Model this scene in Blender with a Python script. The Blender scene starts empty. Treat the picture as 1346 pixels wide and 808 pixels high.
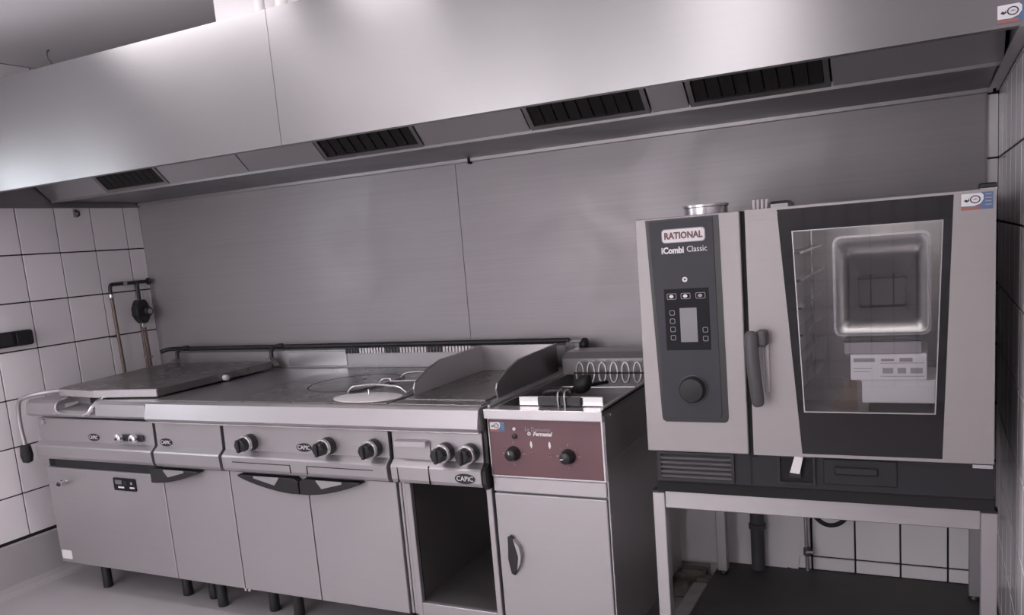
import bpy, bmesh, math, random
from mathutils import Vector, Matrix
random.seed(7)
scene = bpy.context.scene
COL = scene.collection

# ------------------------------------------------------------------ camera
cam_d = bpy.data.cameras.new('camera')
cam = bpy.data.objects.new('camera', cam_d)
COL.objects.link(cam)
CP = Vector((3.69194, -3.08737, 1.37379))
F = Vector((-0.44570794, 0.88138054, -0.15656553))
R = Vector((0.89517419, 0.43829759, -0.08098385))
U = Vector((0.0027553, 0.17624857, 0.98434184))
cam.matrix_world = Matrix(((R.x, U.x, -F.x, CP.x), (R.y, U.y, -F.y, CP.y), (R.z, U.z, -F.z, CP.z), (0, 0, 0, 1)))
cam_d.sensor_fit = 'HORIZONTAL'
cam_d.sensor_width = 36.0
cam_d.lens = 1090.549 / 1346 * 36
cam_d.shift_x = -10.93 / 1346
cam_d.shift_y = 85.3 / 1346
cam_d.clip_start = 0.01
scene.camera = cam

# ------------------------------------------------------------------ world, exposure
w = bpy.data.worlds.new('world')
scene.world = w
w.use_nodes = True
w.node_tree.nodes['Background'].inputs[0].default_value = (0.9, 0.92, 1.0, 1)
w.node_tree.nodes['Background'].inputs[1].default_value = 0.5
scene.view_settings.view_transform = 'Standard'
scene.view_settings.look = 'None'
scene.view_settings.gamma = 1.0
scene.view_settings.use_curve_mapping = False
scene.view_settings.exposure = 0.82
LAMP_STRENGTH = 2.4
FILL_WINDOW_STRENGTH = 2.4
TINT = (1.0, 0.945, 0.975)

# ------------------------------------------------------------------ materials
MATS = {}
def nodes_of(name):
    m = bpy.data.materials.new(name)
    m.use_nodes = True
    nt = m.node_tree
    b = nt.nodes['Principled BSDF']
    MATS[name] = m
    return m, nt, b
def mat(name, col, rough=0.5, metal=0.0, noise=0.0, nscale=8.0, bump=0.0, bscale=60.0, coat=0.0, spec=None):
    m, nt, b = nodes_of(name)
    b.inputs['Base Color'].default_value = (*col, 1)
    b.inputs['Roughness'].default_value = rough
    b.inputs['Metallic'].default_value = metal
    if spec is not None:
        b.inputs['Specular IOR Level'].default_value = spec
    b.inputs['Coat Weight'].default_value = coat
    tc = nt.nodes.new('ShaderNodeTexCoord')
    if noise > 0:
        n = nt.nodes.new('ShaderNodeTexNoise')
        n.inputs['Scale'].default_value = nscale
        n.inputs['Detail'].default_value = 5
        nt.links.new(tc.outputs['Object'], n.inputs['Vector'])
        mx = nt.nodes.new('ShaderNodeMix')
        mx.data_type = 'RGBA'
        mx.inputs[6].default_value = (*[c * (1 - noise) for c in col], 1)
        mx.inputs[7].default_value = (*[min(1, c * (1 + noise)) for c in col], 1)
        nt.links.new(n.outputs['Fac'], mx.inputs[0])
        nt.links.new(mx.outputs[2], b.inputs['Base Color'])
    if bump > 0:
        n2 = nt.nodes.new('ShaderNodeTexNoise')
        n2.inputs['Scale'].default_value = bscale
        nt.links.new(tc.outputs['Object'], n2.inputs['Vector'])
        bp = nt.nodes.new('ShaderNodeBump')
        bp.inputs['Strength'].default_value = bump
        bp.inputs['Distance'].default_value = 0.002
        nt.links.new(n2.outputs['Fac'], bp.inputs['Height'])
        nt.links.new(bp.outputs['Normal'], b.inputs['Normal'])
    return m
def steel(name, col, rough, aniso=0.6, blotch=0.0, rvar=0.06, warp=0.0, bscale=2.2, metal=1.0):
    """brushed stainless steel, grain along the length of the sheet"""
    m, nt, b = nodes_of(name)
    b.inputs['Metallic'].default_value = metal
    b.inputs['Anisotropic'].default_value = aniso
    b.inputs['Anisotropic Rotation'].default_value = 0.25
    tg = nt.nodes.new('ShaderNodeTangent')
    tg.direction_type = 'UV_MAP'
    nt.links.new(tg.outputs['Tangent'], b.inputs['Tangent'])
    tc = nt.nodes.new('ShaderNodeTexCoord')
    mp = nt.nodes.new('ShaderNodeMapping')
    mp.inputs['Scale'].default_value = (1.5, 140.0, 140.0)
    nt.links.new(tc.outputs['Object'], mp.inputs['Vector'])
    n = nt.nodes.new('ShaderNodeTexNoise')
    n.inputs['Scale'].default_value = 1.0
    n.inputs['Detail'].default_value = 3
    nt.links.new(mp.outputs['Vector'], n.inputs['Vector'])
    n3 = nt.nodes.new('ShaderNodeTexNoise')
    n3.inputs['Scale'].default_value = bscale
    n3.inputs['Detail'].default_value = 4
    n3.inputs['Distortion'].default_value = 0.8
    nt.links.new(tc.outputs['Object'], n3.inputs['Vector'])
    mr = nt.nodes.new('ShaderNodeMapRange')
    mr.inputs['From Min'].default_value = 0.3
    mr.inputs['From Max'].default_value = 0.7
    mr.inputs['To Min'].default_value = rough - rvar
    mr.inputs['To Max'].default_value = rough + rvar
    nt.links.new(n3.outputs['Fac'], mr.inputs['Value'])
    nt.links.new(mr.outputs[0], b.inputs['Roughness'])
    mx = nt.nodes.new('ShaderNodeMix')
    mx.data_type = 'RGBA'
    mx.inputs[6].default_value = (*[c * (0.96 - blotch) for c in col], 1)
    mx.inputs[7].default_value = (*[min(1, c * (1.04 + blotch)) for c in col], 1)
    ad = nt.nodes.new('ShaderNodeMath')
    ad.operation = 'ADD'
    mu = nt.nodes.new('ShaderNodeMath')
    mu.operation = 'MULTIPLY'
    mu.inputs[1].default_value = 0.5
    nt.links.new(n.outputs['Fac'], ad.inputs[0])
    nt.links.new(n3.outputs['Fac'], ad.inputs[1])
    nt.links.new(ad.outputs[0], mu.inputs[0])
    nt.links.new(mu.outputs[0], mx.inputs[0])
    nt.links.new(mx.outputs[2], b.inputs['Base Color'])
    if warp > 0:
        n4 = nt.nodes.new('ShaderNodeTexNoise')
        n4.inputs['Scale'].default_value = 1.3
        n4.inputs['Detail'].default_value = 1
        nt.links.new(tc.outputs['Object'], n4.inputs['Vector'])
        bp = nt.nodes.new('ShaderNodeBump')
        bp.inputs['Strength'].default_value = 1.0
        bp.inputs['Distance'].default_value = warp
        nt.links.new(n4.outputs['Fac'], bp.inputs['Height'])
        nt.links.new(bp.outputs['Normal'], b.inputs['Normal'])
    return m
def emit(name, col, s):
    m, nt, b = nodes_of(name)
    b.inputs['Base Color'].default_value = (*col, 1)
    b.inputs['Emission Color'].default_value = (*col, 1)
    b.inputs['Emission Strength'].default_value = s
    return m
def glass_mix(name, tint, refl, rough=0.02):
    m, nt, b = nodes_of(name)
    nt.nodes.remove(b)
    out = nt.nodes['Material Output']
    tr = nt.nodes.new('ShaderNodeBsdfTransparent')
    tr.inputs[0].default_value = (*tint, 1)
    gl = nt.nodes.new('ShaderNodeBsdfGlossy')
    gl.inputs[0].default_value = (1, 1, 1, 1)
    gl.inputs['Roughness'].default_value = rough
    lw = nt.nodes.new('ShaderNodeFresnel')
    lw.inputs['IOR'].default_value = refl
    mx = nt.nodes.new('ShaderNodeMixShader')
    nt.links.new(lw.outputs[0], mx.inputs[0])
    nt.links.new(tr.outputs[0], mx.inputs[1])
    nt.links.new(gl.outputs[0], mx.inputs[2])
    nt.links.new(mx.outputs[0], out.inputs['Surface'])
    return m

steel('hood_steel', (0.305, 0.30, 0.302), 0.29, 0.78, 0.0, 0.008, 0.004)
steel('clad_steel', (0.365, 0.343, 0.353), 0.46, 0.55, 0.14, 0.08, 0.004, 3.0, 0.38)
steel('steel', (0.44, 0.42, 0.43), 0.42, 0.5, 0.02, 0.05, 0.0, 2.2, 0.75)
steel('door_steel', (0.42, 0.402, 0.411), 0.48, 0.4, 0.02, 0.05, 0.003, 2.2, 0.65)
steel('lit_guard_steel', (0.62, 0.59, 0.60), 0.40, 0.3, 0.04, 0.06, 0.0, 2.2, 0.5)
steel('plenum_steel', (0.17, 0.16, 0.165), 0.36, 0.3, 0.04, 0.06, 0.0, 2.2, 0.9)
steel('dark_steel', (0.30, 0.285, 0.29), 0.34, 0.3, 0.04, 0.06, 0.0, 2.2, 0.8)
steel('bright_steel', (0.64, 0.62, 0.63), 0.25, 0.2, 0.01, 0.03, 0.0, 2.2, 0.85)
steel('side_steel', (0.43, 0.41, 0.415), 0.42, 0.3, 0.05, 0.05, 0.0, 2.2, 0.8)
steel('cooktop_steel', (0.22, 0.205, 0.205), 0.30, 0.15, 0.15, 0.08, 0.0, 6.0, 0.8)
steel('oven_steel', (0.36, 0.338, 0.338), 0.54, 0.3, 0.015, 0.04, 0.0, 2.2, 0.65)
steel('cavity_steel', (0.55, 0.53, 0.53), 0.38, 0.1, 0.02, 0.04)
mat('white_paint', (0.82, 0.79, 0.80), 0.75, noise=0.03, nscale=3)
mat('ceiling_paint', (0.86, 0.835, 0.845), 0.8, noise=0.03, nscale=2)
mat('grout', (0.022, 0.02, 0.021), 0.9)
mat('grout_grey', (0.07, 0.065, 0.068), 0.9)
mat('tile', (0.86, 0.825, 0.845), 0.16, noise=0.03, nscale=4, coat=0.2)
mat('tile_b', (0.82, 0.79, 0.81), 0.18, noise=0.03, nscale=4, coat=0.2)
mat('tile_c', (0.89, 0.855, 0.875), 0.16, noise=0.03, nscale=4, coat=0.2)
mat('floor_resin', (0.40, 0.38, 0.39), 0.42, noise=0.10, nscale=5, bump=0.15, bscale=90)
mat('plinth_dark', (0.07, 0.066, 0.066), 0.6, noise=0.25, nscale=12)
mat('edge_strip', (0.33, 0.32, 0.31), 0.6, noise=0.3, nscale=20, bump=0.4, bscale=70)
mat('rubble', (0.16, 0.14, 0.125), 0.9, noise=0.5, nscale=25, bump=0.8, bscale=50)
mat('black_plastic', (0.016, 0.015, 0.016), 0.38)
mat('black_rubber', (0.012, 0.012, 0.012), 0.65)
mat('black_gap', (0.01, 0.01, 0.01), 0.8)
mat('charcoal', (0.024, 0.024, 0.027), 0.45, spec=0.3)
mat('handle_grey', (0.075, 0.07, 0.075), 0.45)
mat('panel_slate', (0.046, 0.047, 0.055), 0.5, spec=0.25)
mat('display_black', (0.012, 0.012, 0.015), 0.5, spec=0.15)
mat('screen_grey', (0.16, 0.155, 0.165), 0.25)
mat('print_white', (0.75, 0.73, 0.74), 0.6)
mat('print_grey', (0.36, 0.33, 0.34), 0.6)
mat('print_dark', (0.03, 0.03, 0.04), 0.6)
mat('print_red', (0.33, 0.13, 0.11), 0.6)
mat('brand_red', (0.17, 0.075, 0.075), 0.6)
mat('print_blue', (0.10, 0.16, 0.30), 0.5)
mat('maroon', (0.15, 0.075, 0.085), 0.42, noise=0.04, nscale=6)
mat('black_glass', (0.010, 0.010, 0.012), 0.06, coat=0.3)
mat('filter_dark', (0.028, 0.026, 0.026), 0.8, spec=0.1)
mat('cardboard', (0.87, 0.84, 0.845), 0.8, noise=0.04)
mat('cardboard_brown', (0.22, 0.16, 0.12), 0.85, noise=0.1)
mat('pipe_iron', (0.045, 0.042, 0.043), 0.5, metal=0.5, noise=0.3, nscale=30)
mat('copper_dull', (0.20, 0.145, 0.125), 0.5, metal=0.6, noise=0.3, nscale=30)
mat('pipe_grey', (0.075, 0.075, 0.08), 0.55)
mat('lid_enamel', (0.66, 0.62, 0.63), 0.4, noise=0.05)
glass_mix('door_glass', (0.95, 0.95, 0.96), 1.6)
emit('cavity_fill_glow', (1.0, 0.96, 0.93), 7.0)  # added glow that brightens the oven cavity
emit('lamp_glow', TINT, LAMP_STRENGTH)
emit('fill_glow_front', TINT, 6.8)  # glow of the front panels added to light the cooking line
emit('daylight_side', (0.88, 0.94, 1.0), 1.6)
emit('fill_daylight', (1.0, 0.97, 1.0), FILL_WINDOW_STRENGTH)  # fill light for the two added rear windows

# ------------------------------------------------------------------ mesh helpers (all in world coordinates)
WL = {}
def setp(o, label=None, cat=None, group=None, kind=None):
    if label: o['label'] = label
    if cat: o['category'] = cat
    if group: o['group'] = group
    if kind: o['kind'] = kind
    return o
def thing(name, label, cat, loc, group=None):
    o = bpy.data.objects.new(name, None)
    o.empty_display_size = 0.05
    COL.objects.link(o)
    o.location = loc
    WL[o] = Vector(loc)
    return setp(o, label, cat, group)
def place(name, me, parent, c, material=None):
    if material is not None:
        me.materials.clear()
        me.materials.append(MATS[material])
    o = bpy.data.objects.new(name, me)
    COL.objects.link(o)
    WL[o] = Vector(c)
    if parent:
        o.parent = parent
        o.location = Vector(c) - WL[parent]
    else:
        o.location = c
    return o
def obj(name, bm, material, parent=None, smooth=False, label=None):
    bmesh.ops.recalc_face_normals(bm, faces=bm.faces)
    lo = Vector((min(v.co[i] for v in bm.verts) for i in range(3)))
    hi = Vector((max(v.co[i] for v in bm.verts) for i in range(3)))
    c = (lo + hi) / 2
    uvl = bm.loops.layers.uv.new('uv')
    bm.normal_update()
    for f in bm.faces:
        n = f.normal
        a = max(range(3), key=lambda i: abs(n[i]))
        i, j = ((1, 2), (0, 2), (0, 1))[a]
        for l in f.loops:
            l[uvl].uv = (l.vert.co[i], l.vert.co[j])
        if smooth:
            f.smooth = True
    for v in bm.verts:
        v.co -= c
    me = bpy.data.meshes.new(name)
    bm.to_mesh(me)
    bm.free()
    if smooth:
        for e in me.edges:
            pass
        try:
            me.set_sharp_from_angle(angle=math.radians(38))
        except Exception:
            pass
    o = place(name, me, parent, c, material)
    if label:
        o['label'] = label
    return o
def B():
    return bmesh.new()
def box(bm, x0, x1, y0, y1, z0, z1, bev=0.0, seg=1):
    vs = [bm.verts.new((x, y, z)) for x in (x0, x1) for y in (y0, y1) for z in (z0, z1)]
    fs = []
    for q in ((0, 1, 3, 2), (4, 6, 7, 5), (0, 4, 5, 1), (2, 3, 7, 6), (0, 2, 6, 4), (1, 5, 7, 3)):
        fs.append(bm.faces.new([vs[i] for i in q]))
    if bev > 0:
        es = list({e for f in fs for e in f.edges})
        bmesh.ops.bevel(bm, geom=es, offset=bev, segments=seg, affect='EDGES', profile=0.5)
    return bm
def prism(bm, pts, axis, a0, a1, bev=0.0, seg=1):
    """polygon pts extruded along an axis; pts are the two other coordinates in x,y,z order"""
    def P(p, a):
        q = list(p)
        q.insert(axis, a)
        return q
    A = [bm.verts.new(P(p, a0)) for p in pts]
    C = [bm.verts.new(P(p, a1)) for p in pts]
    fs = [bm.faces.new(A), bm.faces.new(C[::-1])]
    n = len(pts)
    for i in range(n):
        fs.append(bm.faces.new((A[i], C[i], C[(i + 1) % n], A[(i + 1) % n])))
    if bev > 0:
        es = list({e for f in fs[:2] for e in f.edges})
        bmesh.ops.bevel(bm, geom=es, offset=bev, segments=seg, affect='EDGES', profile=0.5)
    return bm
def sheet(bm, pts, axis, a0, a1, t):
    """bent sheet: open profile pts (2-D) extruded along axis, with thickness t"""
    n = len(pts)
    off = []
    for i in range(n):
        p = Vector(pts[i])
        d1 = (Vector(pts[i]) - Vector(pts[i - 1])).normalized() if i > 0 else None
        d2 = (Vector(pts[i + 1]) - Vector(pts[i])).normalized() if i < n - 1 else None
        if d1 is None: d1 = d2
        if d2 is None: d2 = d1
        d = (d1 + d2).normalized()
        nn = Vector((-d.y, d.x))
        k = max(0.4, nn.dot(Vector((-d1.y, d1.x))))
        off.append(tuple(p + nn * t / k))
    return prism(bm, list(pts) + off[::-1], axis, a0, a1)
def tube(bm, pts, r, seg=10, closed=False, caps=True):
    pts = [Vector(p) for p in pts]
    n = len(pts)
    rings = []
    prev = None
    for i in range(n):
        if closed:
            d = (pts[(i + 1) % n] - pts[i - 1]).normalized()
        else:
            d = (pts[min(i + 1, n - 1)] - pts[max(i - 1, 0)]).normalized()
        if prev is None:
            a = Vector((0, 0, 1)) if abs(d.z) < 0.9 else Vector((1, 0, 0))
            u = d.cross(a).normalized()
        else:
            u = (prev - d * prev.dot(d)).normalized()
        prev = u
        v = d.cross(u)
        rr = r[i] if isinstance(r, (list, tuple)) else r
        rings.append([bm.verts.new(pts[i] + u * math.cos(2 * math.pi * k / seg) * rr + v * math.sin(2 * math.pi * k / seg) * rr) for k in range(seg)])
    m = n if closed else n - 1
    for i in range(m):
        a, b = rings[i], rings[(i + 1) % n]
        for k in range(seg):
            bm.faces.new((a[k], a[(k + 1) % seg], b[(k + 1) % seg], b[k]))
    if caps and not closed:
        bm.faces.new(rings[0][::-1])
        bm.faces.new(rings[-1])
    return bm
def smooth_path(pts, sub=5):
    """Catmull-Rom through points"""
    P = [Vector(p) for p in pts]
    out = []
    for i in range(len(P) - 1):
        p0, p1, p2, p3 = P[max(i - 1, 0)], P[i], P[i + 1], P[min(i + 2, len(P) - 1)]
        for k in range(sub):
            t = k / sub
            out.append(0.5 * ((2 * p1) + (p2 - p0) * t + (2 * p0 - 5 * p1 + 4 * p2 - p3) * t * t + (3 * p1 - p0 - 3 * p2 + p3) * t ** 3))
    out.append(P[-1])
    return out
def lathe(bm, prof, c, axis=2, seg=24):
    """prof: (radius, height) pairs; c: centre; height runs along axis (sign kept)"""
    c = Vector(c)
    rings = []
    for r, h in prof:
        ring = []
        for k in range(seg):
            a = 2 * math.pi * k / seg
            q = [r * math.cos(a), r * math.sin(a)]
            q.insert(axis, h)
            ring.append(bm.verts.new(c + Vector(q)))
        rings.append(ring)
    for a, b in zip(rings, rings[1:]):
        for k in range(seg):
            bm.faces.new((a[k], a[(k + 1) % seg], b[(k + 1) % seg], b[k]))
    bm.faces.new(rings[0])
    bm.faces.new(rings[-1])
    return bm
def text_part(name, body, size, x, y, z, material, parent, align='CENTER', depth=0.0008, sx=1.0, shear=0.0, bold=0.0, label=None):
    """raised lettering that faces the room (-Y)"""
    cu = bpy.data.curves.new(name, 'FONT')
    cu.body = body
    cu.size = size
    cu.align_x = align
    cu.align_y = 'CENTER'
    cu.extrude = depth
    cu.offset = bold
    cu.shear = shear
    cu.resolution_u = 2
    t = bpy.data.objects.new(name, cu)
    COL.objects.link(t)
    dg = bpy.context.evaluated_depsgraph_get()
    me = bpy.data.meshes.new_from_object(t.evaluated_get(dg))
    bpy.data.objects.remove(t)
    me.transform(Matrix(((sx, 0, 0, 0), (0, 0, -1, 0), (0, 1, 0, 0), (0, 0, 0, 1))))
    o = place(name, me, parent, (x, y, z), material)
    if label: o['label'] = label
    return o
def ring2d(cx, cz, rx, rz, n=24):
    return [(cx + rx * math.cos(2 * math.pi * k / n), cz + rz * math.sin(2 * math.pi * k / n)) for k in range(n)]
def rrect(x0, x1, z0, z1, r, n=4):
    out = []
    for (cx, cz, a0) in ((x1 - r, z1 - r, 0), (x0 + r, z1 - r, 90), (x0 + r, z0 + r, 180), (x1 - r, z0 + r, 270)):
        for k in range(n + 1):
            a = math.radians(a0 + 90 * k / n)
            out.append((cx + r * math.cos(a), cz + r * math.sin(a)))
    return out
def frame_prism(bm, outer, inner, axis, a0, a1):
    """ring between two polygons with equal point counts"""
    def P(p, a):
        q = list(p)
        q.insert(axis, a)
        return q
    n = len(outer)
    L = [[bm.verts.new(P(p, a)) for p in poly] for a in (a0, a1) for poly in (outer, inner)]
    o0, i0, o1, i1 = L
    for k in range(n):
        j = (k + 1) % n
        bm.faces.new((o0[k], o0[j], i0[j], i0[k]))
        bm.faces.new((o1[k], i1[k], i1[j], o1[j]))
        bm.faces.new((o0[k], o1[k], o1[j], o0[j]))
        bm.faces.new((i0[k], i0[j], i1[j], i1[k]))
    return bm

# ------------------------------------------------------------------ the room
W = 3.879          # right wall
YR = -5.2          # wall behind the camera
HC = 2.333         # ceiling
def struct(name, bm, material, label=None):
    o = obj(name, bm, material)
    o['kind'] = 'structure'
    if label: o['label'] = label
    return o
floor = struct('floor', box(B(), -0.1, W + 0.1, YR - 0.1, 0.1, -0.08, 0.0), 'floor_resin', 'grey resin floor running under the cooking line')
ceiling = struct('ceiling', box(B(), -0.1, W + 0.1, YR - 0.1, 0.1, HC, HC + 0.08), 'ceiling_paint', 'plain grey ceiling above the extraction hood')
wall_left = struct('wall_left', box(B(), -0.1, -0.006, YR, 0.1, 0.0, HC), 'grout', 'left wall of white tiles with dark joints')
wall_back = struct('wall_back', box(B(), -0.006, W + 0.006, 0.006, 0.1, 0.0, HC), 'white_paint', 'back wall clad in stainless sheet behind the appliances')
wall_right = struct('wall_right', box(B(), W + 0.006, W + 0.1, YR, 0.1, 0.0, HC), 'grout', 'right wall of glossy tiles beside the combi oven')

TM = {}
def tile_mesh(du, dv, normal):
    key = (round(du, 4), round(dv, 4), normal)
    if key in TM:
        return TM[key]
    bm = B()
    g = 0.003
    hu, hv, t = du / 2 - g, dv / 2 - g, 0.008
    if normal == 'x':   # faces +X
        box(bm, -t / 2, t / 2, -hu, hu, -hv, hv)
    elif normal == '-x':
        box(bm, -t / 2, t / 2, -hu, hu, -hv, hv)
    else:
        box(bm, -hu, hu, -t / 2, t / 2, -hv, hv)
    bmesh.ops.bevel(bm, geom=list(bm.edges), offset=0.0014, segments=1, affect='EDGES')
    bmesh.ops.recalc_face_normals(bm, faces=bm.faces)
    me = bpy.data.meshes.new('tile')
    bm.to_mesh(me)
    bm.free()
    TM[key] = me
    return me
TV = {}
def tile(parent, du, dv, normal, c):
    base = tile_mesh(du, dv, normal)
    k = random.choice(('tile', 'tile', 'tile', 'tile_b', 'tile_c'))
    kk = (base.name, k)
    if kk not in TV:
        me = base.copy()
        me.materials.append(MATS[k])
        TV[kk] = me
    o = bpy.data.objects.new('tile', TV[kk])
    COL.objects.link(o)
    o.parent = parent
    o.location = Vector(c) - WL[parent]
    return o
def cuts(edges):
    return list(zip(edges, edges[1:]))
# left wall: 0.189 wide, 0.213 high
ye = [-0.861 + 0.1886 * k for k in range(-8, 5)] + [0.0]
ze = [0.234] + [1.4924 + 0.2126 * k for k in range(-5, 4)] + [HC]
for a, b in cuts(ye):
    for c, d in cuts(ze):
        if d - c > 0.02:
            tile(wall_left, b - a, d - c, 'x', (-0.002, (a + b) / 2, (c + d) / 2))
ye_left = ye[0]
# right wall: 0.15 wide, 0.197 high
ye = [-0.03 - 0.1501 * k for k in range(9, -1, -1)] + [0.0]
zr = [0.075, 0.1276] + [0.1276 + 0.1974 * k for k in range(1, 12)]
zr = [z for z in zr if z < HC - 0.02] + [HC]
for a, b in cuts(ye):
    for c, d in cuts(zr):
        tile(wall_right, b - a, d - c, '-x', (W + 0.002, (a + b) / 2, (c + d) / 2))
ye_right = ye[0]
# back wall: tiles under and beside the oven
bed = obj('tile_bed', box(B(), 3.2, W, 0.0, 0.006, 0.06, 1.75), 'grout', wall_back)
xe = [3.2851 + 0.1501 * k for k in range(0, 4)] + [W]
for a, b in cuts(xe):
    for c, d in cuts(zr):
        if d < 0.95 or a > 3.7 and d < 1.9:
            tile(wall_back, b - a, d - c, 'y', ((a + b) / 2, 0.002 - 0.004, (c + d) / 2))
for c, d in cuts(zr[:2]):
    tile(wall_back, 0.1, d - c, 'y', (3.235, -0.002, (c + d) / 2))
# plaster patch left of the tiles, above the floor
pb = B()
prism(pb, [(2.5, 0.055), (2.985, 0.07), (3.0, 0.075), (3.13, 0.072), (3.17, 0.066), (3.2, 0.078), (3.235, 0.07), (3.24, 0.126), (3.28, 0.13), (3.283, 0.9), (2.5, 0.9)], 1, -0.012, 0.006)
obj('plaster_patch', pb, 'white_paint', wall_back)
# stainless cladding above the cooking line
for (a, b) in ((0.004, 1.913), (1.9145, 3.842)):
    obj('cladding_panel', box(B(), a, b, -0.0125, -0.009, 0.72, 1.735, 0.001), 'clad_steel', wall_back)
obj('cladding_edge', box(B(), 3.842, 3.8455, -0.016, -0.006, 0.72, 1.725), 'dark_steel', wall_back)
obj('cladding_edge', box(B(), 0.0, 0.0045, -0.016, 0.0, 0.72, 1.735), 'bright_steel', wall_back)
# coved skirting: resin turned up the wall
def cove(name, axis, a0, a1, wallc, sgn, h):
    pts = [(wallc, 0.0), (wallc + sgn * 0.05, 0.0), (wallc + sgn * 0.032, 0.006), (wallc + sgn * 0.02, 0.018), (wallc + sgn * 0.012, 0.04), (wallc + sgn * 0.01, h - 0.006), (wallc + sgn * 0.004, h), (wallc, h)]
    o = struct(name, prism(B(), pts, axis, a0, a1), 'floor_resin', 'grey coved resin skirting at the foot of the ' + ('left wall' if name.endswith('left') else 'back wall'))
    return o
cove('baseboard_left', 1, YR, 0.0, 0.0, 1, 0.222)
bb = B()
prism(bb, [(0.0, 0.0), (-0.05, 0.0), (-0.032, 0.006), (-0.02, 0.018), (-0.014, 0.05), (0.0, 0.055)], 0, 0.05, 2.9)
struct('baseboard_back', bb, 'floor_resin', 'grey coved resin skirting at the foot of the back wall')
# low dark plinth under the oven and its pale edging
pl = struct('trim_1', box(B(), 2.945, W, -1.15, 0.0, 0.0, 0.075, 0.004), 'plinth_dark', 'low dark plinth on the floor under the oven stand')
es = struct('trim_2', box(B(), 2.89, 2.945, -1.15, -0.22, 0.0, 0.073, 0.004), 'edge_strip', 'pale edging strip along the dark plinth under the oven')
rb = B()
for (x, y, s) in ((2.86, -0.1, 0.05), (2.92, -0.14, 0.04), (2.8, -0.12, 0.045), (2.9, -0.19, 0.03), (2.84, -0.2, 0.035)):
    box(rb, x - s, x + s, y - s * 0.7, y + s * 0.7, 0, s * 1.3 + 0.01, 0.012)
setp(obj('mortar_rubble', rb, 'rubble'), 'rough brown mortar left beside the pale edging strip', 'rubble', kind='stuff')

# wall behind the camera: tiles low, two unseen windows added as daylight
wr = struct('wall_rear', box(B(), -0.1, W + 0.1, YR - 0.1, YR, 0.0, HC), 'white_paint')
wr['label'] = 'white wall behind the viewer with two windows added for fill light'
mt, nt, bs = nodes_of('tile_far')
br = nt.nodes.new('ShaderNodeTexBrick')
br.offset = 0.0
br.inputs['Color1'].default_value = (0.78, 0.75, 0.765, 1)
br.inputs['Color2'].default_value = (0.74, 0.71, 0.73, 1)
br.inputs['Mortar'].default_value = (0.03, 0.03, 0.03, 1)
br.inputs['Scale'].default_value = 1.0
br.inputs['Mortar Size'].default_value = 0.004
br.inputs['Brick Width'].default_value = 0.15
br.inputs['Row Height'].default_value = 0.2
tc = nt.nodes.new('ShaderNodeTexCoord')
mp = nt.nodes.new('ShaderNodeMapping')
mp.inputs['Rotation'].default_value = (math.radians(90), 0, 0)
nt.links.new(tc.outputs['Object'], mp.inputs['Vector'])
nt.links.new(mp.outputs['Vector'], br.inputs['Vector'])
nt.links.new(br.outputs['Color'], bs.inputs['Base Color'])
bs.inputs['Roughness'].default_value = 0.2
obj('tile_field', box(B(), 0, 2.7, YR, YR + 0.01, 0.1, 0.29), 'tile_far', wr)
obj('tile_field', box(B(), 2.7, W, YR, YR + 0.01, 0.1, 2.1), 'tile_far', wr)
for i, (a, b) in enumerate(((-0.05 + 0.1, 1.3), (1.4, 2.65))):
    wn = struct('window_%d' % (i + 1), frame_prism(B(), [(a, 0.3), (b, 0.3), (b, 2.25), (a, 2.25)], [(a + 0.06, 0.36), (b - 0.06, 0.36), (b - 0.06, 2.19), (a + 0.06, 2.19)], 1, YR, YR + 0.05), 'white_paint')
    wn['label'] = 'white framed window added for fill light in the wall behind the viewer, ' + ('nearer the left wall' if i == 0 else 'nearer the right wall')
    obj('pane', box(B(), a + 0.06, b - 0.06, YR + 0.012, YR + 0.02, 0.36, 2.19), 'fill_daylight', wn)
    obj('glazing_bar', box(B(), (a + b) / 2 - 0.02, (a + b) / 2 + 0.02, YR + 0.015, YR + 0.045, 0.36, 2.19), 'white_paint', wn)
wn = struct('window_3', frame_prism(B(), [(-2.2, 0.95), (-1.35, 0.95), (-1.35, 1.95), (-2.2, 1.95)], [(-2.14, 1.01), (-1.41, 1.01), (-1.41, 1.89), (-2.14, 1.89)], 0, 0.002, 0.04), 'white_paint')
wn['label'] = 'white framed window in the left tiled wall'
obj('pane', box(B(), 0.004, 0.012, -2.14, -1.41, 1.01, 1.89), 'daylight_side', wn)
obj('glazing_bar', box(B(), 0.008, 0.036, -1.79, -1.76, 1.01, 1.89), 'white_paint', wn)
# side walls beside and behind the viewer: the same tiling, as a material
m2 = mt.copy()
MATS['tile_far_side'] = m2
for nd in m2.node_tree.nodes:
    if nd.type == 'MAPPING':
        nd.inputs['Rotation'].default_value = (math.radians(90), 0, math.radians(90))
obj('tile_field', box(B(), -0.006, 0.002, YR, ye_left, 0.234, HC), 'tile_far_side', wall_left)
obj('tile_field', box(B(), W - 0.002, W + 0.006, YR, ye_right, 0.0, HC), 'tile_far_side', wall_right)
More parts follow.
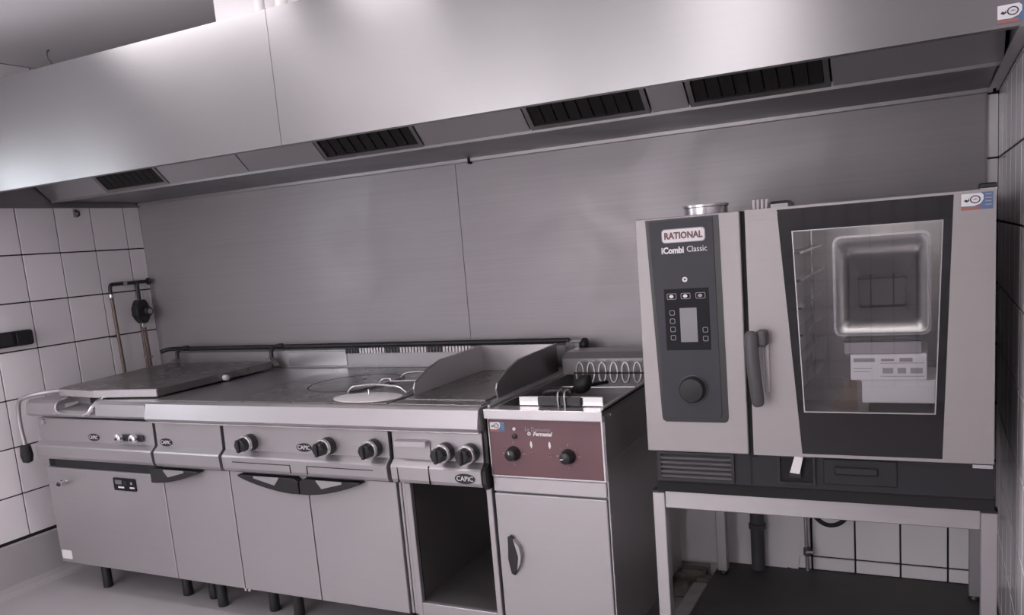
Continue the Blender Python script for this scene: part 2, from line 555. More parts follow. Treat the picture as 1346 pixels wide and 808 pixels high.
# ceiling luminaires; front row and rear pair are added for fill light
LAMPS = ((1.25, -2.75, 0.45, 1.3, 'lamp_glow', 'left one, lengthwise, nearer the hood'), (3.0, -2.75, 0.45, 1.3, 'lamp_glow', 'right one, lengthwise, nearer the hood'), (3.0, -4.4, 0.45, 1.3, 'lamp_glow', 'right one added for fill near the rear wall'), (1.25, -4.4, 0.45, 1.3, 'lamp_glow', 'left one added for fill near the rear wall'),
         (1.3, -1.38, 0.95, 0.3, 'fill_glow_front', 'added for fill crosswise in front of the hood, left one'), (2.12, -1.38, 0.36, 0.3, 'fill_glow_front', 'added for fill crosswise in front of the hood, middle one'), (3.25, -1.38, 0.36, 0.3, 'fill_glow_front', 'added for fill crosswise in front of the hood, right one'))
for (x, y, wx, wy, glow, which) in LAMPS:
    t = thing('ceiling_light', 'white ceiling light panel, ' + which, 'light', (x, y, HC - 0.03), 'ceiling light panels')
    obj('light_frame', frame_prism(B(), [(x - wx / 2, y - wy / 2), (x + wx / 2, y - wy / 2), (x + wx / 2, y + wy / 2), (x - wx / 2, y + wy / 2)], [(x - wx / 2 + 0.03, y - wy / 2 + 0.03), (x + wx / 2 - 0.03, y - wy / 2 + 0.03), (x + wx / 2 - 0.03, y + wy / 2 - 0.03), (x - wx / 2 + 0.03, y + wy / 2 - 0.03)], 2, HC - 0.03, HC), 'white_paint', t)
    obj('diffuser', box(B(), x - wx / 2 + 0.03, x + wx / 2 - 0.03, y - wy / 2 + 0.03, y + wy / 2 - 0.03, HC - 0.02, HC - 0.01), glow, t)

# ------------------------------------------------------------------ shared small parts
def sticker(parent, x, y, z, s, name='sticker', lab=None):
    """installer's sticker: white tongue over a blue block, red line below"""
    base = obj(name, prism(B(), [(x - 0.5 * s, z - 0.22 * s), (x + 0.12 * s, z - 0.22 * s), (x + 0.12 * s, z - 0.3 * s), (x + 0.5 * s, z - 0.3 * s), (x + 0.5 * s, z + 0.3 * s), (x + 0.1 * s, z + 0.3 * s), (x - 0.5 * s, z + 0.26 * s)], 1, y - 0.0006, y), 'print_blue', parent, label=lab)
    tongue = [(x - 0.5 * s, z + 0.27 * s), (x - 0.5 * s, z - 0.16 * s), (x - 0.1 * s, z - 0.17 * s), (x + 0.1 * s, z - 0.1 * s), (x + 0.2 * s, z + 0.04 * s), (x + 0.2 * s, z + 0.2 * s), (x + 0.12 * s, z + 0.28 * s)]
    obj('white_tongue', prism(B(), tongue, 1, y - 0.0012, y - 0.0006), 'print_white', base)
    obj('red_line', box(B(), x - 0.5 * s, x + 0.12 * s, y - 0.0012, y - 0.0006, z - 0.3 * s, z - 0.19 * s), 'print_red', base)
    lg = B()
    cx, cz = x - 0.06 * s, z + 0.06 * s
    frame_prism(lg, ring2d(cx, cz, 0.17 * s, 0.14 * s, 20), ring2d(cx, cz, 0.13 * s, 0.105 * s, 20), 1, y - 0.0018, y - 0.0012)
    prism(lg, [(x - 0.42 * s, z + 0.02 * s), (x - 0.33 * s, z - 0.03 * s), (x - 0.24 * s, z + 0.02 * s), (x - 0.26 * s, z + 0.12 * s), (x - 0.29 * s, z + 0.04 * s), (x - 0.36 * s, z + 0.08 * s)], 1, y - 0.0018, y - 0.0012)
    prism(lg, [(cx - 0.1 * s, cz - 0.02 * s), (cx, cz + 0.03 * s), (cx + 0.1 * s, cz), (cx, cz + 0.0 * s)], 1, y - 0.0018, y - 0.0012)
    obj('logo', lg, 'print_dark', base)
    ln = B()
    for k in range(4):
        box(ln, x + 0.26 * s, x + 0.45 * s, y - 0.0012, y - 0.0006, z + (0.2 - 0.12 * k) * s, z + (0.23 - 0.12 * k) * s)
    obj('small_print', ln, 'print_grey', base)
    return base
def badge(parent, x, y, z, s=0.068):
    b = obj('badge', prism(B(), ring2d(x, z, s / 2, s * 0.23, 24), 1, y - 0.003, y), 'black_plastic', parent, label='black oval maker badge with pale lettering')
    text_part('lettering', 'CAPIC', s * 0.31, x, y - 0.0034, z, 'print_white', b, sx=0.95)
    return b
def knob(parent, x, y, z, r=0.032):
    """faceted black knob with pale ring on a deep black collar, standing out from a panel facing -Y"""
    bz = obj('knob', lathe(B(), [(r * 1.04, 0.0), (r * 1.06, -0.004), (r * 1.0, -0.028), (r * 0.8, -0.030)], (x, y, z), 1, 24), 'black_plastic', parent, True)
    obj('knob_ring', lathe(B(), [(r * 0.96, -0.027), (r * 1.02, -0.029), (r * 1.02, -0.040), (r * 0.94, -0.042)], (x, y, z), 1, 24), 'bright_steel', bz, True)
    g = B()
    lathe(g, [(r * 0.9, -0.040), (r * 0.82, -0.064), (r * 0.66, -0.068)], (x, y, z), 1, 8)
    box(g, x - r * 0.22, x + r * 0.22, y - 0.076, y - 0.064, z - r * 0.8, z + r * 0.8, 0.003)
    obj('grip', g, 'black_plastic', bz)
    return bz

# ------------------------------------------------------------------ extraction hood
YH, ZHB, ZHT = -1.09, 1.712, 2.10
hood = thing('extraction_hood', 'long stainless steel extraction hood over the whole cooking line', 'hood', (1.94, -0.55, ZHB))
for (a, b) in ((0.012, 1.9452), (1.9468, 3.868)):
    prof = [(YH + 0.028, ZHB), (YH, ZHB), (YH, ZHT), (YH + 0.03, ZHT)]
    bm = sheet(B(), prof, 0, a, b, -0.0025)
    obj('front_panel', bm, 'hood_steel', hood)
obj('seam_strip', box(B(), 1.93, 1.962, YH + 0.003, YH + 0.006, ZHB, ZHT), 'dark_steel', hood)
obj('top_panel', box(B(), 0.012, 3.868, YH + 0.02, -0.02, ZHT - 0.004, ZHT), 'steel', hood)
for (a, b, lab) in ((0.006, 0.012, 'l'), (3.868, 3.874, 'r')):
    obj('end_panel', box(B(), a, b, YH, -0.012, ZHB - 0.012 if lab == 'l' else ZHB, ZHT), 'dark_steel', hood)
obj('end_flange', box(B(), 3.846, 3.872, YH + 0.004, -0.1, ZHB - 0.002, ZHB + 0.003), 'steel', hood)
obj('end_flange', box(B(), 0.008, 0.03, YH + 0.004, -0.1, ZHB - 0.014, ZHB - 0.010), 'dark_steel', hood)
# rear plenum with gutter: flat underside and an upright lip
GY, GZ = -0.5, 1.722
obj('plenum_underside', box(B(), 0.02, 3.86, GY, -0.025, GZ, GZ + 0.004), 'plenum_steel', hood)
obj('gutter_lip', box(B(), 0.02, 3.86, GY - 0.004, GY, GZ - 0.002, GZ + 0.022, 0.001), 'steel', hood)
for (a, b) in ((0.02, 1.985), (1.995, 3.86)):
    obj('wall_trim', box(B(), a, b, -0.03, -0.014, 1.708, 1.724, 0.002), 'steel', hood)
obj('trim_joint', box(B(), 1.985, 1.995, -0.034, -0.014, 1.7, 1.722), 'black_gap', hood)
# sloping filter bank
fx = [(0.02, 0.415, 's'), (0.415, 0.806, 'f'), (0.806, 1.255, 's'), (1.255, 1.639, 's'), (1.639, 2.082, 'f'), (2.082, 2.499, 's'), (2.499, 2.915, 'f'), (2.915, 3.034, 's'), (3.034, 3.439, 'f'), (3.439, 3.86, 's')]
y0, z0, y1, z1 = GY, GZ + 0.012, -0.87, 2.09
L = math.hypot(y1 - y0, z1 - z0)
dy, dz = (y1 - y0) / L, (z1 - z0) / L
ny, nz = -dz, dy        # points down and to the room
if nz > 0: ny, nz = -ny, -nz
def slope(bm, xa, xb, s0, s1, h0, h1):
    pts = [(y0 + dy * s + ny * h, z0 + dz * s + nz * h) for s, h in ((s0, h0), (s1, h0), (s1, h1), (s0, h1))]
    return prism(bm, pts, 0, xa, xb)
for (a, b, k) in fx:
    if k == 's':
        p = obj('blank_panel', slope(B(), a + 0.003, b - 0.003, 0, L, 0, 0.006), 'steel', hood)
    else:
        fr = B()
        for (u0, u1, s0, s1) in ((a + 0.003, a + 0.018, 0, L), (b - 0.018, b - 0.003, 0, L), (a + 0.018, b - 0.018, 0, 0.015), (a + 0.018, b - 0.018, L - 0.015, L)):
            slope(fr, u0, u1, s0, s1, 0, 0.008)
        p = obj('filter', fr, 'dark_steel', hood)
        fb = B()
        slope(fb, a + 0.018, b - 0.018, 0.015, L - 0.015, -0.010, -0.006)
        n = 9
        for q in range(n):
            u = a + 0.018 + (b - a - 0.036) * (q + 0.5) / n
            slope(fb, u - 0.018, u + 0.018, 0.015, L - 0.015, -0.004, 0.001)
        obj('baffle', fb, 'filter_dark', p)
sticker(hood, 3.838, YH - 0.0002, 1.738, 0.06, lab='installer sticker in white, blue and red')
# things above the hood
db = thing('duct_boxing', 'white boxed duct rising from the hood top to the ceiling', 'duct', (2.3, -0.6, ZHT))
obj('casing', box(B(), 1.563, 3.0, -0.9, -0.25, ZHT, HC, 0.003), 'white_paint', db)
for x, rr, lab in ((1.812, 0.016, 'thinner white pipe in front of the duct boxing'), (1.9, 0.02, 'thicker white pipe in front of the duct boxing')):
    t = thing('riser_pipe', lab, 'pipe', (x, -0.96, ZHT), 'pipes above the hood')
    obj('pipe', tube(B(), [(x, -0.96, ZHT), (x, -0.96, HC)], rr, 14), 'white_paint', t, True)
    obj('pipe_clip', lathe(B(), [(rr + 0.004, 0), (rr + 0.004, 0.015)], (x, -0.96, HC - 0.05), 2, 14), 'steel', t, True)
setp(obj('hanging_wire', tube(B(), smooth_path([(0.925, -1.05, ZHT), (0.917, -1.05, ZHT + 0.025), (0.906, -1.05, ZHT + 0.045), (0.908, -1.05, ZHT + 0.06), (0.919, -1.05, ZHT + 0.063)]), 0.003, 6), 'black_rubber', None, True), 'short bent dark wire sticking up behind the hood edge', 'wire')

# ------------------------------------------------------------------ cooking line
YD = -0.865      # door faces
YC = -0.872      # console
ZT = 0.87
XS = [0.204, 0.935, 1.300, 1.677, 2.065, 2.425]
def unit_body(parent, x0, x1):
    b = B()
    box(b, x0 + 0.001, x1 - 0.001, YD + 0.022, -0.06, 0.13, 0.786)
    obj('gap_backing', box(B(), x0 + 0.001, x1 - 0.001, YD + 0.0205, YD + 0.0215, 0.13, 0.786), 'black_gap', parent)
    return obj('cabinet_body', b, 'side_steel', parent)
def console(parent, x0, x1):
    """panel with a nose along its lower edge, bent from one sheet"""
    prof = [(YC, 0.787), (YC, 0.690), (YC - 0.024, 0.674), (YC - 0.028, 0.668), (YC - 0.026, 0.626), (YC - 0.020, 0.614), (YC + 0.012, 0.612), (YC + 0.018, 0.787)]
    return obj('console', prism(B(), prof, 0, x0 + 0.008, x1 - 0.008, 0.0015), 'steel', parent)
def legs(parent, pts):
    for (x, y) in pts:
        obj('leg', lathe(B(), [(0.020, 0.0), (0.022, 0.003), (0.021, 0.02), (0.019, 0.13)], (x, y, 0), 2, 16), 'black_plastic', parent, True)
def door(parent, x0, x1, z0=0.13, z1=0.603):
    return obj('door', box(B(), x0 + 0.0024, x1 - 0.0024, YD, YD + 0.02, z0, z1, 0.0025, 2), 'door_steel', parent)
def crescent(parent, x0, x1, flip):
    """black crescent handle that hangs from the top edge of a door, with a steel inlay"""
    zt = 0.602
    n = 10
    lower = []
    for k in range(n + 1):
        t = k / n
        d = 0.006 + 0.052 * (math.sin(t * math.pi / 2) ** 0.9)
        lower.append((t, zt - d))
    pts = [(0.0, zt)] + lower[:] + [(1.0, zt - 0.012), (0.93, zt)]
    P = [((x0 + (x1 - x0) * t) if not flip else (x1 - (x1 - x0) * t), z) for t, z in pts]
    h = obj('handle', prism(B(), P, 1, YD - 0.034, YD, 0.002), 'black_plastic', parent, label='black crescent handle')
    q = [(0.28, zt + 0.0), (0.28, zt - 0.008), (0.62, zt - 0.030), (0.70, zt - 0.004), (0.70, zt)]
    Q = [((x0 + (x1 - x0) * t) if not flip else (x1 - (x1 - x0) * t), z) for t, z in q]
    obj('handle_inlay', prism(B(), Q, 1, YD - 0.036, YD - 0.033), 'steel', h)
    return h

# --- tilting pan with lid, at the left wall
x0, x1 = XS[0], XS[1]
bp = thing('bratt_pan', 'stainless bratt pan with broad lid and lever, beside the left tiled wall', 'bratt pan', ((x0 + x1) / 2, -0.45, 0))
unit_body(bp, x0, x1)
console(bp, x0, x1)
rim_full = [(-0.06, ZT), (-0.88, ZT), (-0.90, ZT - 0.012), (-0.905, 0.812), (-0.895, 0.802), (YC + 0.01, 0.802), (YC + 0.01, ZT - 0.02), (-0.06, ZT - 0.02)]
rim_dip = [(-0.06, ZT), (-0.79, ZT), (-0.80, 0.838), (-0.893, 0.828), (-0.905, 0.818), (-0.895, 0.802), (-0.06, 0.802)]
SX0, SX1 = 0.40, 0.645
rm_ = B()
prism(rm_, rim_full, 0, x0 - 0.004, SX0, 0.001)
prism(rm_, rim_full, 0, SX1, x1, 0.001)
prism(rm_, rim_dip, 0, SX0, SX1)
obj('pan_rim', rm_, 'steel', bp)
# pouring spout: trough cut through the rim, with raised lips and a dark mouth
so = obj('pouring_spout', tube(B(), smooth_path([(SX1 - 0.006, -0.80, ZT + 0.006), (SX1 - 0.006, -0.86, ZT + 0.004), (SX1 - 0.012, -0.90, 0.85), (SX1 - 0.03, -0.912, 0.824), (SX1 - 0.06, -0.914, 0.818)], 5), 0.009, 8), 'bright_steel', bp, True)
obj('spout_lip', tube(B(), smooth_path([(SX0 + 0.004, -0.80, ZT + 0.003), (SX0 + 0.004, -0.89, ZT - 0.004), (SX0 + 0.02, -0.91, 0.822), (SX1 - 0.06, -0.913, 0.816)], 5), 0.005, 8), 'steel', so, True)
obj('spout_mouth', box(B(), SX0 + 0.09, SX1 - 0.03, -0.806, -0.80, 0.84, 0.876), 'black_gap', so)
d = door(bp, x0, x1, 0.13, 0.566)
obj('door_slot', box(B(), x0 + 0.055, x1 - 0.004, YD + 0.012, YD + 0.018, 0.562, 0.612), 'charcoal', d)
lt = B()
lathe(lt, [(0.006, 0), (0.006, -0.02), (0.013, -0.022), (0.011, -0.034)], (0.335, YD, 0.508), 1, 12)
tube(lt, [(0.335, YD - 0.028, 0.508), (0.372, YD - 0.03, 0.522)], [0.007, 0.004], 8)
obj('latch', lt, 'bright_steel', d, True)
obj('latch_tip', lathe(B(), [(0.001, -0.046), (0.010, -0.036), (0.010, -0.03)], (0.325, YD, 0.503), 1, 10), 'black_plastic', d, True)
ds = obj('digital_thermostat', prism(B(), rrect(0.638, 0.772, 0.488, 0.542, 0.006), 1, YD - 0.004, YD), 'display_black', d, label='black digital thermostat panel')
for (a, b, c, e, m) in ((0.665, 0.7, 0.499, 0.506, 'print_white'), (0.735, 0.762, 0.5, 0.506, 'print_white'), (0.65, 0.69, 0.515, 0.533, 'screen_grey'), (0.7, 0.72, 0.512, 0.53, 'charcoal'), (0.742, 0.752, 0.517, 0.527, 'print_grey')):
    obj('thermostat_mark', box(B(), a, b, YD - 0.005, YD - 0.004, c, e), m, ds)
obj('rating_plate', prism(B(), rrect(0.216, 0.282, 0.146, 0.186, 0.006), 1, YD - 0.0015, YD), 'print_white', d)
badge(bp, 0.568, YC, 0.712)
for x in (0.746, 0.832):
    k = obj('valve_knob', lathe(B(), [(0.013, 0), (0.014, -0.012), (0.019, -0.014), (0.019, -0.03), (0.012, -0.034)], (x, YC, 0.718), 1, 12), 'bright_steel', bp, True)
    obj('knob_mark', lathe(B(), [(0.006, -0.0345), (0.006, -0.036)], (x, YC, 0.718), 1, 10), 'black_plastic', k)
obj('valve_link', box(B(), 0.746, 0.872, YC - 0.012, YC, 0.704, 0.732, 0.005), 'black_plastic', bp)
obj('panel_screw', lathe(B(), [(0.012, 0), (0.012, -0.01)], (0.26, YC, 0.772), 1, 10), 'bright_steel', bp)
# lid: broad shallow box with a slightly peaked front
LX0, LX1, LZ0, LZ1 = 0.315, 0.925, 0.878, 0.91
lid = B()
prism(lid, [(LX0, -0.80), (LX0 + 0.025, -0.835), (0.60, -0.862), (LX1, -0.822), (LX1, -0.17), (LX0 - 0.07, -0.17), (LX0 - 0.07, -0.30)], 2, LZ0, LZ1, 0.004, 2)
ld = obj('lid', lid, 'cooktop_steel', bp, label='broad flat lid')
obj('lid_front_edge', prism(B(), [(LX0 + 0.026, -0.839), (0.60, -0.866), (LX1 - 0.002, -0.826), (LX1 - 0.002, -0.822), (0.60, -0.862), (LX0 + 0.026, -0.835)], 2, LZ0 + 0.001, LZ1 - 0.003), 'bright_steel', ld)
rl = B()
lathe(rl, [(0.009, -0.008), (0.012, -0.006), (0.012, 0.02), (0.009, 0.022)], (LX1 + 0.0, -0.47, LZ0 + 0.012), 0, 14)
obj('lid_roller', rl, 'print_white', ld, True)
for x in (0.266, 0.891):
    a = obj('hinge_arm', tube(B(), smooth_path([(x, -0.135, 0.888), (x, -0.132, 0.93), (x - 0.002, -0.125, 0.958), (x + 0.012, -0.10, 0.974), (x + 0.04, -0.09, 0.976)]), 0.0095, 8), 'pipe_iron', ld, True)
    obj('hinge_foot', prism(B(), [(x - 0.035, 0.886), (x + 0.035, 0.886), (x + 0.012, 0.925), (x - 0.012, 0.925)], 1, -0.16, -0.125), 'dark_steel', a)
    obj('hinge_tail', box(B(), x - 0.012, x + 0.012, -0.24, -0.13, 0.879, 0.888, 0.002), 'dark_steel', a)
# lever with grip
lv = obj('lever', tube(B(), smooth_path([(0.335, -0.80, 0.894), (0.29, -0.86, 0.898), (0.214, -0.90, 0.886), (0.166, -0.905, 0.866), (0.148, -0.905, 0.825), (0.143, -0.905, 0.75), (0.152, -0.905, 0.665)], 6), 0.0095, 10), 'steel', bp, True)
obj('lever_grip', lathe(B(), [(0.006, -0.076), (0.020, -0.070), (0.026, -0.042), (0.021, 0.0), (0.012, 0.006)], (0.152, -0.905, 0.668), 2, 14), 'black_rubber', lv, True)
legs(bp, [(0.385, -0.79), (0.84, -0.75), (0.3, -0.2), (0.84, -0.2)])

# --- narrow neutral unit
x0, x1 = XS[1], XS[2]
nu = thing('neutral_cupboard', 'narrow steel cupboard with plain top panel, next to the bratt pan', 'cupboard', ((x0 + x1) / 2, -0.45, 0))
unit_body(nu, x0, x1)
console(nu, x0, x1)
badge(nu, 0.993, YC, 0.706)
d = door(nu, x0, x1)
crescent(d, 0.905, 1.17, True)
legs(nu, [(0.985, -0.74), (1.085, -0.79), (1.25, -0.2), (1.0, -0.2)])

# --- solid-top range
x0, x1 = XS[2], XS[4]
sr = thing('solid_top_range', 'solid-top range with three black knobs and two cupboard doors', 'range', ((x0 + x1) / 2, -0.45, 0))
unit_body(sr, x0, x1)
console(sr, x0, x1)
for x in (1.443, 1.803, 1.999):
    knob(sr, x, YC, 0.724, 0.030)
badge(sr, 1.690, YC, 0.712)
d1 = door(sr, XS[2], XS[3])
d2 = door(sr, XS[3], XS[4])
crescent(d1, 1.375, 1.662, False)
crescent(d2, 1.668, 1.935, True)
for (a, b, c) in ((1.36, 1.635, 1.635), (1.715, 2.0, 1.712)):
    obj('nose_groove', box(B(), a, b, YC - 0.0288, YC - 0.024, 0.6500, 0.6525), 'black_gap', sr)
    obj('nose_groove', box(B(), c, c + 0.003, YC - 0.0282, YC - 0.022, 0.622, 0.6525), 'black_gap', sr)
for x in (1.292, 1.311):
    obj('hinge_stud', lathe(B(), [(0.006, -0.012), (0.007, 0.0)], (x, YD + 0.01, 0.13), 2, 8), 'bright_steel', sr)
legs(sr, [(1.335, -0.76), (1.47, -0.77), (2.0, -0.77), (1.35, -0.2), (2.0, -0.2)])

# --- griddle over an open cupboard
x0, x1 = XS[4], XS[5]
gr = thing('griddle_unit', 'steel griddle with raised splash guards above an open cupboard', 'griddle', ((x0 + x1) / 2, -0.45, 0))
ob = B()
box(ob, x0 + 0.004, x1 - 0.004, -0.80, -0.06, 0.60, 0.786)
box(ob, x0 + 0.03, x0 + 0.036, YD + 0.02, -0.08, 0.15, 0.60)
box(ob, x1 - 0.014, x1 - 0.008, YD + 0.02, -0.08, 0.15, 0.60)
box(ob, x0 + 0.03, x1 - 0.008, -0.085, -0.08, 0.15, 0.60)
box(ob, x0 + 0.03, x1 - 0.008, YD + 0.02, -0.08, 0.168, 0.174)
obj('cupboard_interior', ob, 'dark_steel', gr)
for (a, b) in ((x0 + 0.003, x0 + 0.013), (x0 + 0.016, x0 + 0.03), (x0 + 0.033, x0 + 0.055), (x1 - 0.014, x1 + 0.006)):
    obj('stile', box(B(), a, b, YD + (0.008 if b < x0 + 0.032 else 0), YD + 0.02, 0.13, 0.603, 0.002), 'steel', gr)
obj('bottom_rail', box(B(), x0 + 0.055, x1 - 0.014, YD, YD + 0.02, 0.13, 0.178, 0.002), 'steel', gr)
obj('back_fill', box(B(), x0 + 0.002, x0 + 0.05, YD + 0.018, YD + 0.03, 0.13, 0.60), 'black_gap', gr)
console(gr, x0, x1)
dr = obj('drip_drawer', box(B(), 2.094, 2.222, YC - 0.004, YC, 0.694, 0.752, 0.001), 'steel', gr)
obj('drawer_pull', prism(B(), [(YC - 0.004, 0.758), (YC - 0.024, 0.755), (YC - 0.024, 0.738), (YC - 0.018, 0.738), (YC - 0.018, 0.749), (YC - 0.004, 0.749)], 0, 2.096, 2.218), 'bright_steel', dr)
for x in (2.282, 2.374):
    knob(gr, x, YC, 0.722, 0.030)
badge(gr, 2.358, YC - 0.026, 0.642, 0.074)
obj('nose_gap', box(B(), 2.222, 2.225, YC - 0.0290, YC - 0.015, 0.615, 0.676), 'black_gap', gr)
obj('nose_gap', box(B(), 2.10, 2.1025, YC - 0.0290, YC - 0.015, 0.615, 0.668), 'black_gap', gr)
ep = [(YC + 0.03, 0.80), (YC + 0.004, 0.80), (YC + 0.004, 0.688), (YC - 0.026, 0.670), (YC - 0.026, 0.626), (YC - 0.015, 0.606), (YC + 0.03, 0.606)]
obj('end_cheek', prism(B(), ep, 0, x1 - 0.003, x1 + 0.008), 'black_plastic', gr)
# griddle plate and splash guards
GZ0 = ZT + 0.004
obj('griddle_plate', box(B(), 2.092, 2.402, -0.80, -0.235, ZT, GZ0 + 0.004, 0.002), 'cooktop_steel', gr)
gp = [(-0.728, ZT), (-0.735, 0.90), (-0.725, 0.918), (-0.64, 0.951), (-0.557, 0.970), (-0.23, 0.976), (-0.23, ZT)]
obj('splash_guard', prism(B(), gp, 0, 2.084, 2.0875), 'lit_guard_steel', gr)  # reflected light put into the colour: paler steel on the left guard
obj('splash_guard', prism(B(), gp, 0, 2.406, 2.4095), 'dark_steel', gr)  # dark reflection put into the colour: darker steel than the left guard
for x in (2.0858, 2.4078):
    obj('guard_edge', tube(B(), [(x, y, z) for y, z in gp[:6]], 0.003, 6), 'bright_steel', gr)
obj('splash_back', box(B(), 2.084, 2.4095, -0.236, -0.232, ZT, 0.976), 'steel', gr)
legs(gr, [(2.12, -0.2), (2.37, -0.2), (2.37, -0.8)])

# --- one worktop with bevelled front over range, cupboard and griddle
wt = thing('worktop', 'long steel worktop with sloping front edge and dark hot plate', 'worktop', (1.69, -0.45, ZT - 0.02))
nose = [(-0.06, ZT), (-0.885, ZT), (-0.897, ZT - 0.006), (-0.912, 0.808), (-0.906, 0.798), (YC + 0.02, 0.796), (YC + 0.02, ZT - 0.02), (-0.06, ZT - 0.02)]
obj('top_sheet', prism(B(), nose, 0, XS[1] + 0.002, XS[5] + 0.002, 0.0015), 'steel', wt)
obj('under_trim', box(B(), XS[1] + 0.01, XS[5], -0.903, YC + 0.01, 0.789, 0.797, 0.002), 'bright_steel', wt)
obj('neutral_plate', box(B(), 0.95, 1.296, -0.862, -0.15, ZT, ZT + 0.003, 0.001), 'dark_steel', wt)
obj('hot_plate', box(B(), 1.304, 2.06, -0.862, -0.15, ZT, ZT + 0.005, 0.001), 'cooktop_steel', wt)
obj('front_plate', box(B(), 2.066, 2.42, -0.862, -0.80, ZT, ZT + 0.004, 0.001), 'cooktop_steel', wt)
hp = B()
frame_prism(hp, ring2d(1.66, -0.50, 0.19, 0.19, 40), ring2d(1.66, -0.50, 0.185, 0.185, 40), 2, ZT + 0.005, ZT + 0.0056)
obj('plate_ring', hp, 'black_gap', wt)
obj('ring_hole', lathe(B(), [(0.009, 0), (0.009, 0.0006)], (1.64, -0.42, ZT + 0.005), 2, 12), 'black_gap', wt)
# upstand with flue slots and rail
us = thing('rear_upstand', 'steel upstand with slotted flue and rail behind the worktop', 'upstand', (1.3, -0.07, ZT))
obj('upstand_face', box(B(), x0 - 1.1, 2.40, -0.12, -0.03, ZT + 0.0005, 0.955, 0.002), 'steel', us)
obj('upstand_face', box(B(), 0.21, 0.96, -0.10, -0.03, ZT + 0.0005, 0.95, 0.002), 'steel', us)
obj('cover_plate', box(B(), 0.985, 1.325, -0.124, -0.12, 0.882, 0.948, 0.001), 'bright_steel', us)
obj('rail', tube(B(), smooth_path([(0.135, -0.12, 0.957), (0.155, -0.10, 0.966), (0.185, -0.085, 0.968), (0.3, -0.082, 0.968)], 4) + [Vector((2.40, -0.082, 0.968))], 0.011, 10), 'pipe_iron', us, True)
obj('flue_top', box(B(), 1.33, 2.34, -0.135, -0.05, 0.944, 0.960, 0.001), 'dark_steel', us)
for k in range(42):
    x = 1.335 + k * 0.0155
    obj('flue_slat', box(B(), x, x + 0.009, -0.139, -0.133, 0.938, 0.962), 'bright_steel' if k % 14 > 4 else 'black_plastic', us)
obj('flue_end', box(B(), 2.405, 2.465, -0.14, -0.06, 0.925, 0.968, 0.003), 'bright_steel', us)
obj('end_cap', lathe(B(), [(0.024, 0), (0.026, 0.004), (0.024, 0.016), (0.01, 0.02)], (2.465, -0.10, 0.955), 0, 16), 'pipe_iron', us, True)
obj('end_bracket', box(B(), 2.445, 2.465, -0.11, -0.06, ZT, 0.93), 'dark_steel', us)

# --- lid and wire trivet lying on the hot plate
ZP = ZT + 0.005
lp = thing('pan_lid', 'oval pale pan lid lying on the dark hot plate', 'pan lid', (1.925, -0.785, ZP))
ovl = lathe(B(), [(0.112, 0.0), (0.125, 0.002), (0.125, 0.005), (0.08, 0.008), (0.02, 0.009)], (1.925, -0.785, ZP), 2, 36)
for v in ovl.verts:
    v.co.x = 1.925 + (v.co.x - 1.925) * 1.08
    v.co.y = -0.785 + (v.co.y + 0.785) * 0.66
obj('disc', ovl, 'lid_enamel', lp, True)
obj('lid_peg', lathe(B(), [(0.004, 0.012), (0.003, 0.03)], (1.925, -0.775, ZP), 2, 8), 'bright_steel', lp, True)
def wire(name, pts, parent, r=0.0045):
    return obj(name, tube(B(), smooth_path(pts, 5), r, 7), 'bright_steel', parent, True)
tv = thing('wire_trivet', 'bent wire trivet behind the pale pan lid, by the splash guard', 'trivet', (1.97, -0.55, ZP))
wire('wire_loop', [(1.775, -0.70, ZP + 0.004), (1.798, -0.70, ZP + 0.022), (1.83, -0.70, ZP + 0.027), (1.905, -0.70, ZP + 0.032), (1.967, -0.70, ZP + 0.028), (2.003, -0.70, ZP + 0.023), (2.03, -0.70, ZP + 0.004)], tv)
wire('wire_loop', [(1.812, -0.56, ZP + 0.004), (1.831, -0.56, ZP + 0.024), (1.866, -0.56, ZP + 0.026), (1.875, -0.56, ZP + 0.018), (1.961, -0.56, ZP + 0.02), (2.03, -0.56, ZP + 0.022)], tv)
wire('wire_loop', [(1.816, -0.42, ZP + 0.004), (1.84, -0.42, ZP + 0.022), (1.901, -0.42, ZP + 0.028), (1.96, -0.42, ZP + 0.026), (2.03, -0.42, ZP + 0.022)], tv)
wire('cross_wire', [(2.03, -0.70, ZP + 0.004), (2.03, -0.56, ZP + 0.022), (2.03, -0.42, ZP + 0.022)], tv)
wire('cross_wire', [(1.775, -0.70, ZP + 0.005), (1.812, -0.56, ZP + 0.005), (1.816, -0.42, ZP + 0.005)], tv)

# ------------------------------------------------------------------ fryer
FX0, FX1, FY = 2.440, 2.825, -0.868
fr = thing('deep_fryer', 'freestanding deep fryer with maroon control panel, left of the combi oven', 'fryer', ((FX0 + FX1) / 2, -0.5, 0))
ZF = 0.865
cb = B()
box(cb, FX0, FX1, FY + 0.018, -0.14, 0.10, 0.70, 0.002)
obj('cabinet_body', cb, 'side_steel', fr)
cb = B()
for (a, b, c, e) in ((FX0, FX0 + 0.012, FY + 0.018, -0.14), (FX1 - 0.012, FX1, FY + 0.018, -0.14), (FX0 + 0.012, FX1 - 0.012, FY + 0.018, FY + 0.03), (FX0 + 0.012, FX1 - 0.012, -0.152, -0.14)):
    box(cb, a, b, c, e, 0.70, ZF - 0.004)
obj('tank_casing', cb, 'side_steel', fr)
fd = obj('door', box(B(), FX0 + 0.003, FX1 - 0.003, FY, FY + 0.018, 0.11, 0.592, 0.003, 2), 'door_steel', fr)
hd = prism(B(), [(2.482, 0.452), (2.492, 0.458), (2.504, 0.448), (2.518, 0.41), (2.523, 0.395), (2.520, 0.378), (2.510, 0.345), (2.498, 0.326), (2.486, 0.33), (2.480, 0.38)], 1, FY - 0.016, FY, 0.004)
hh = obj('handle', hd, 'black_plastic', fd, label='black wing shaped door handle')
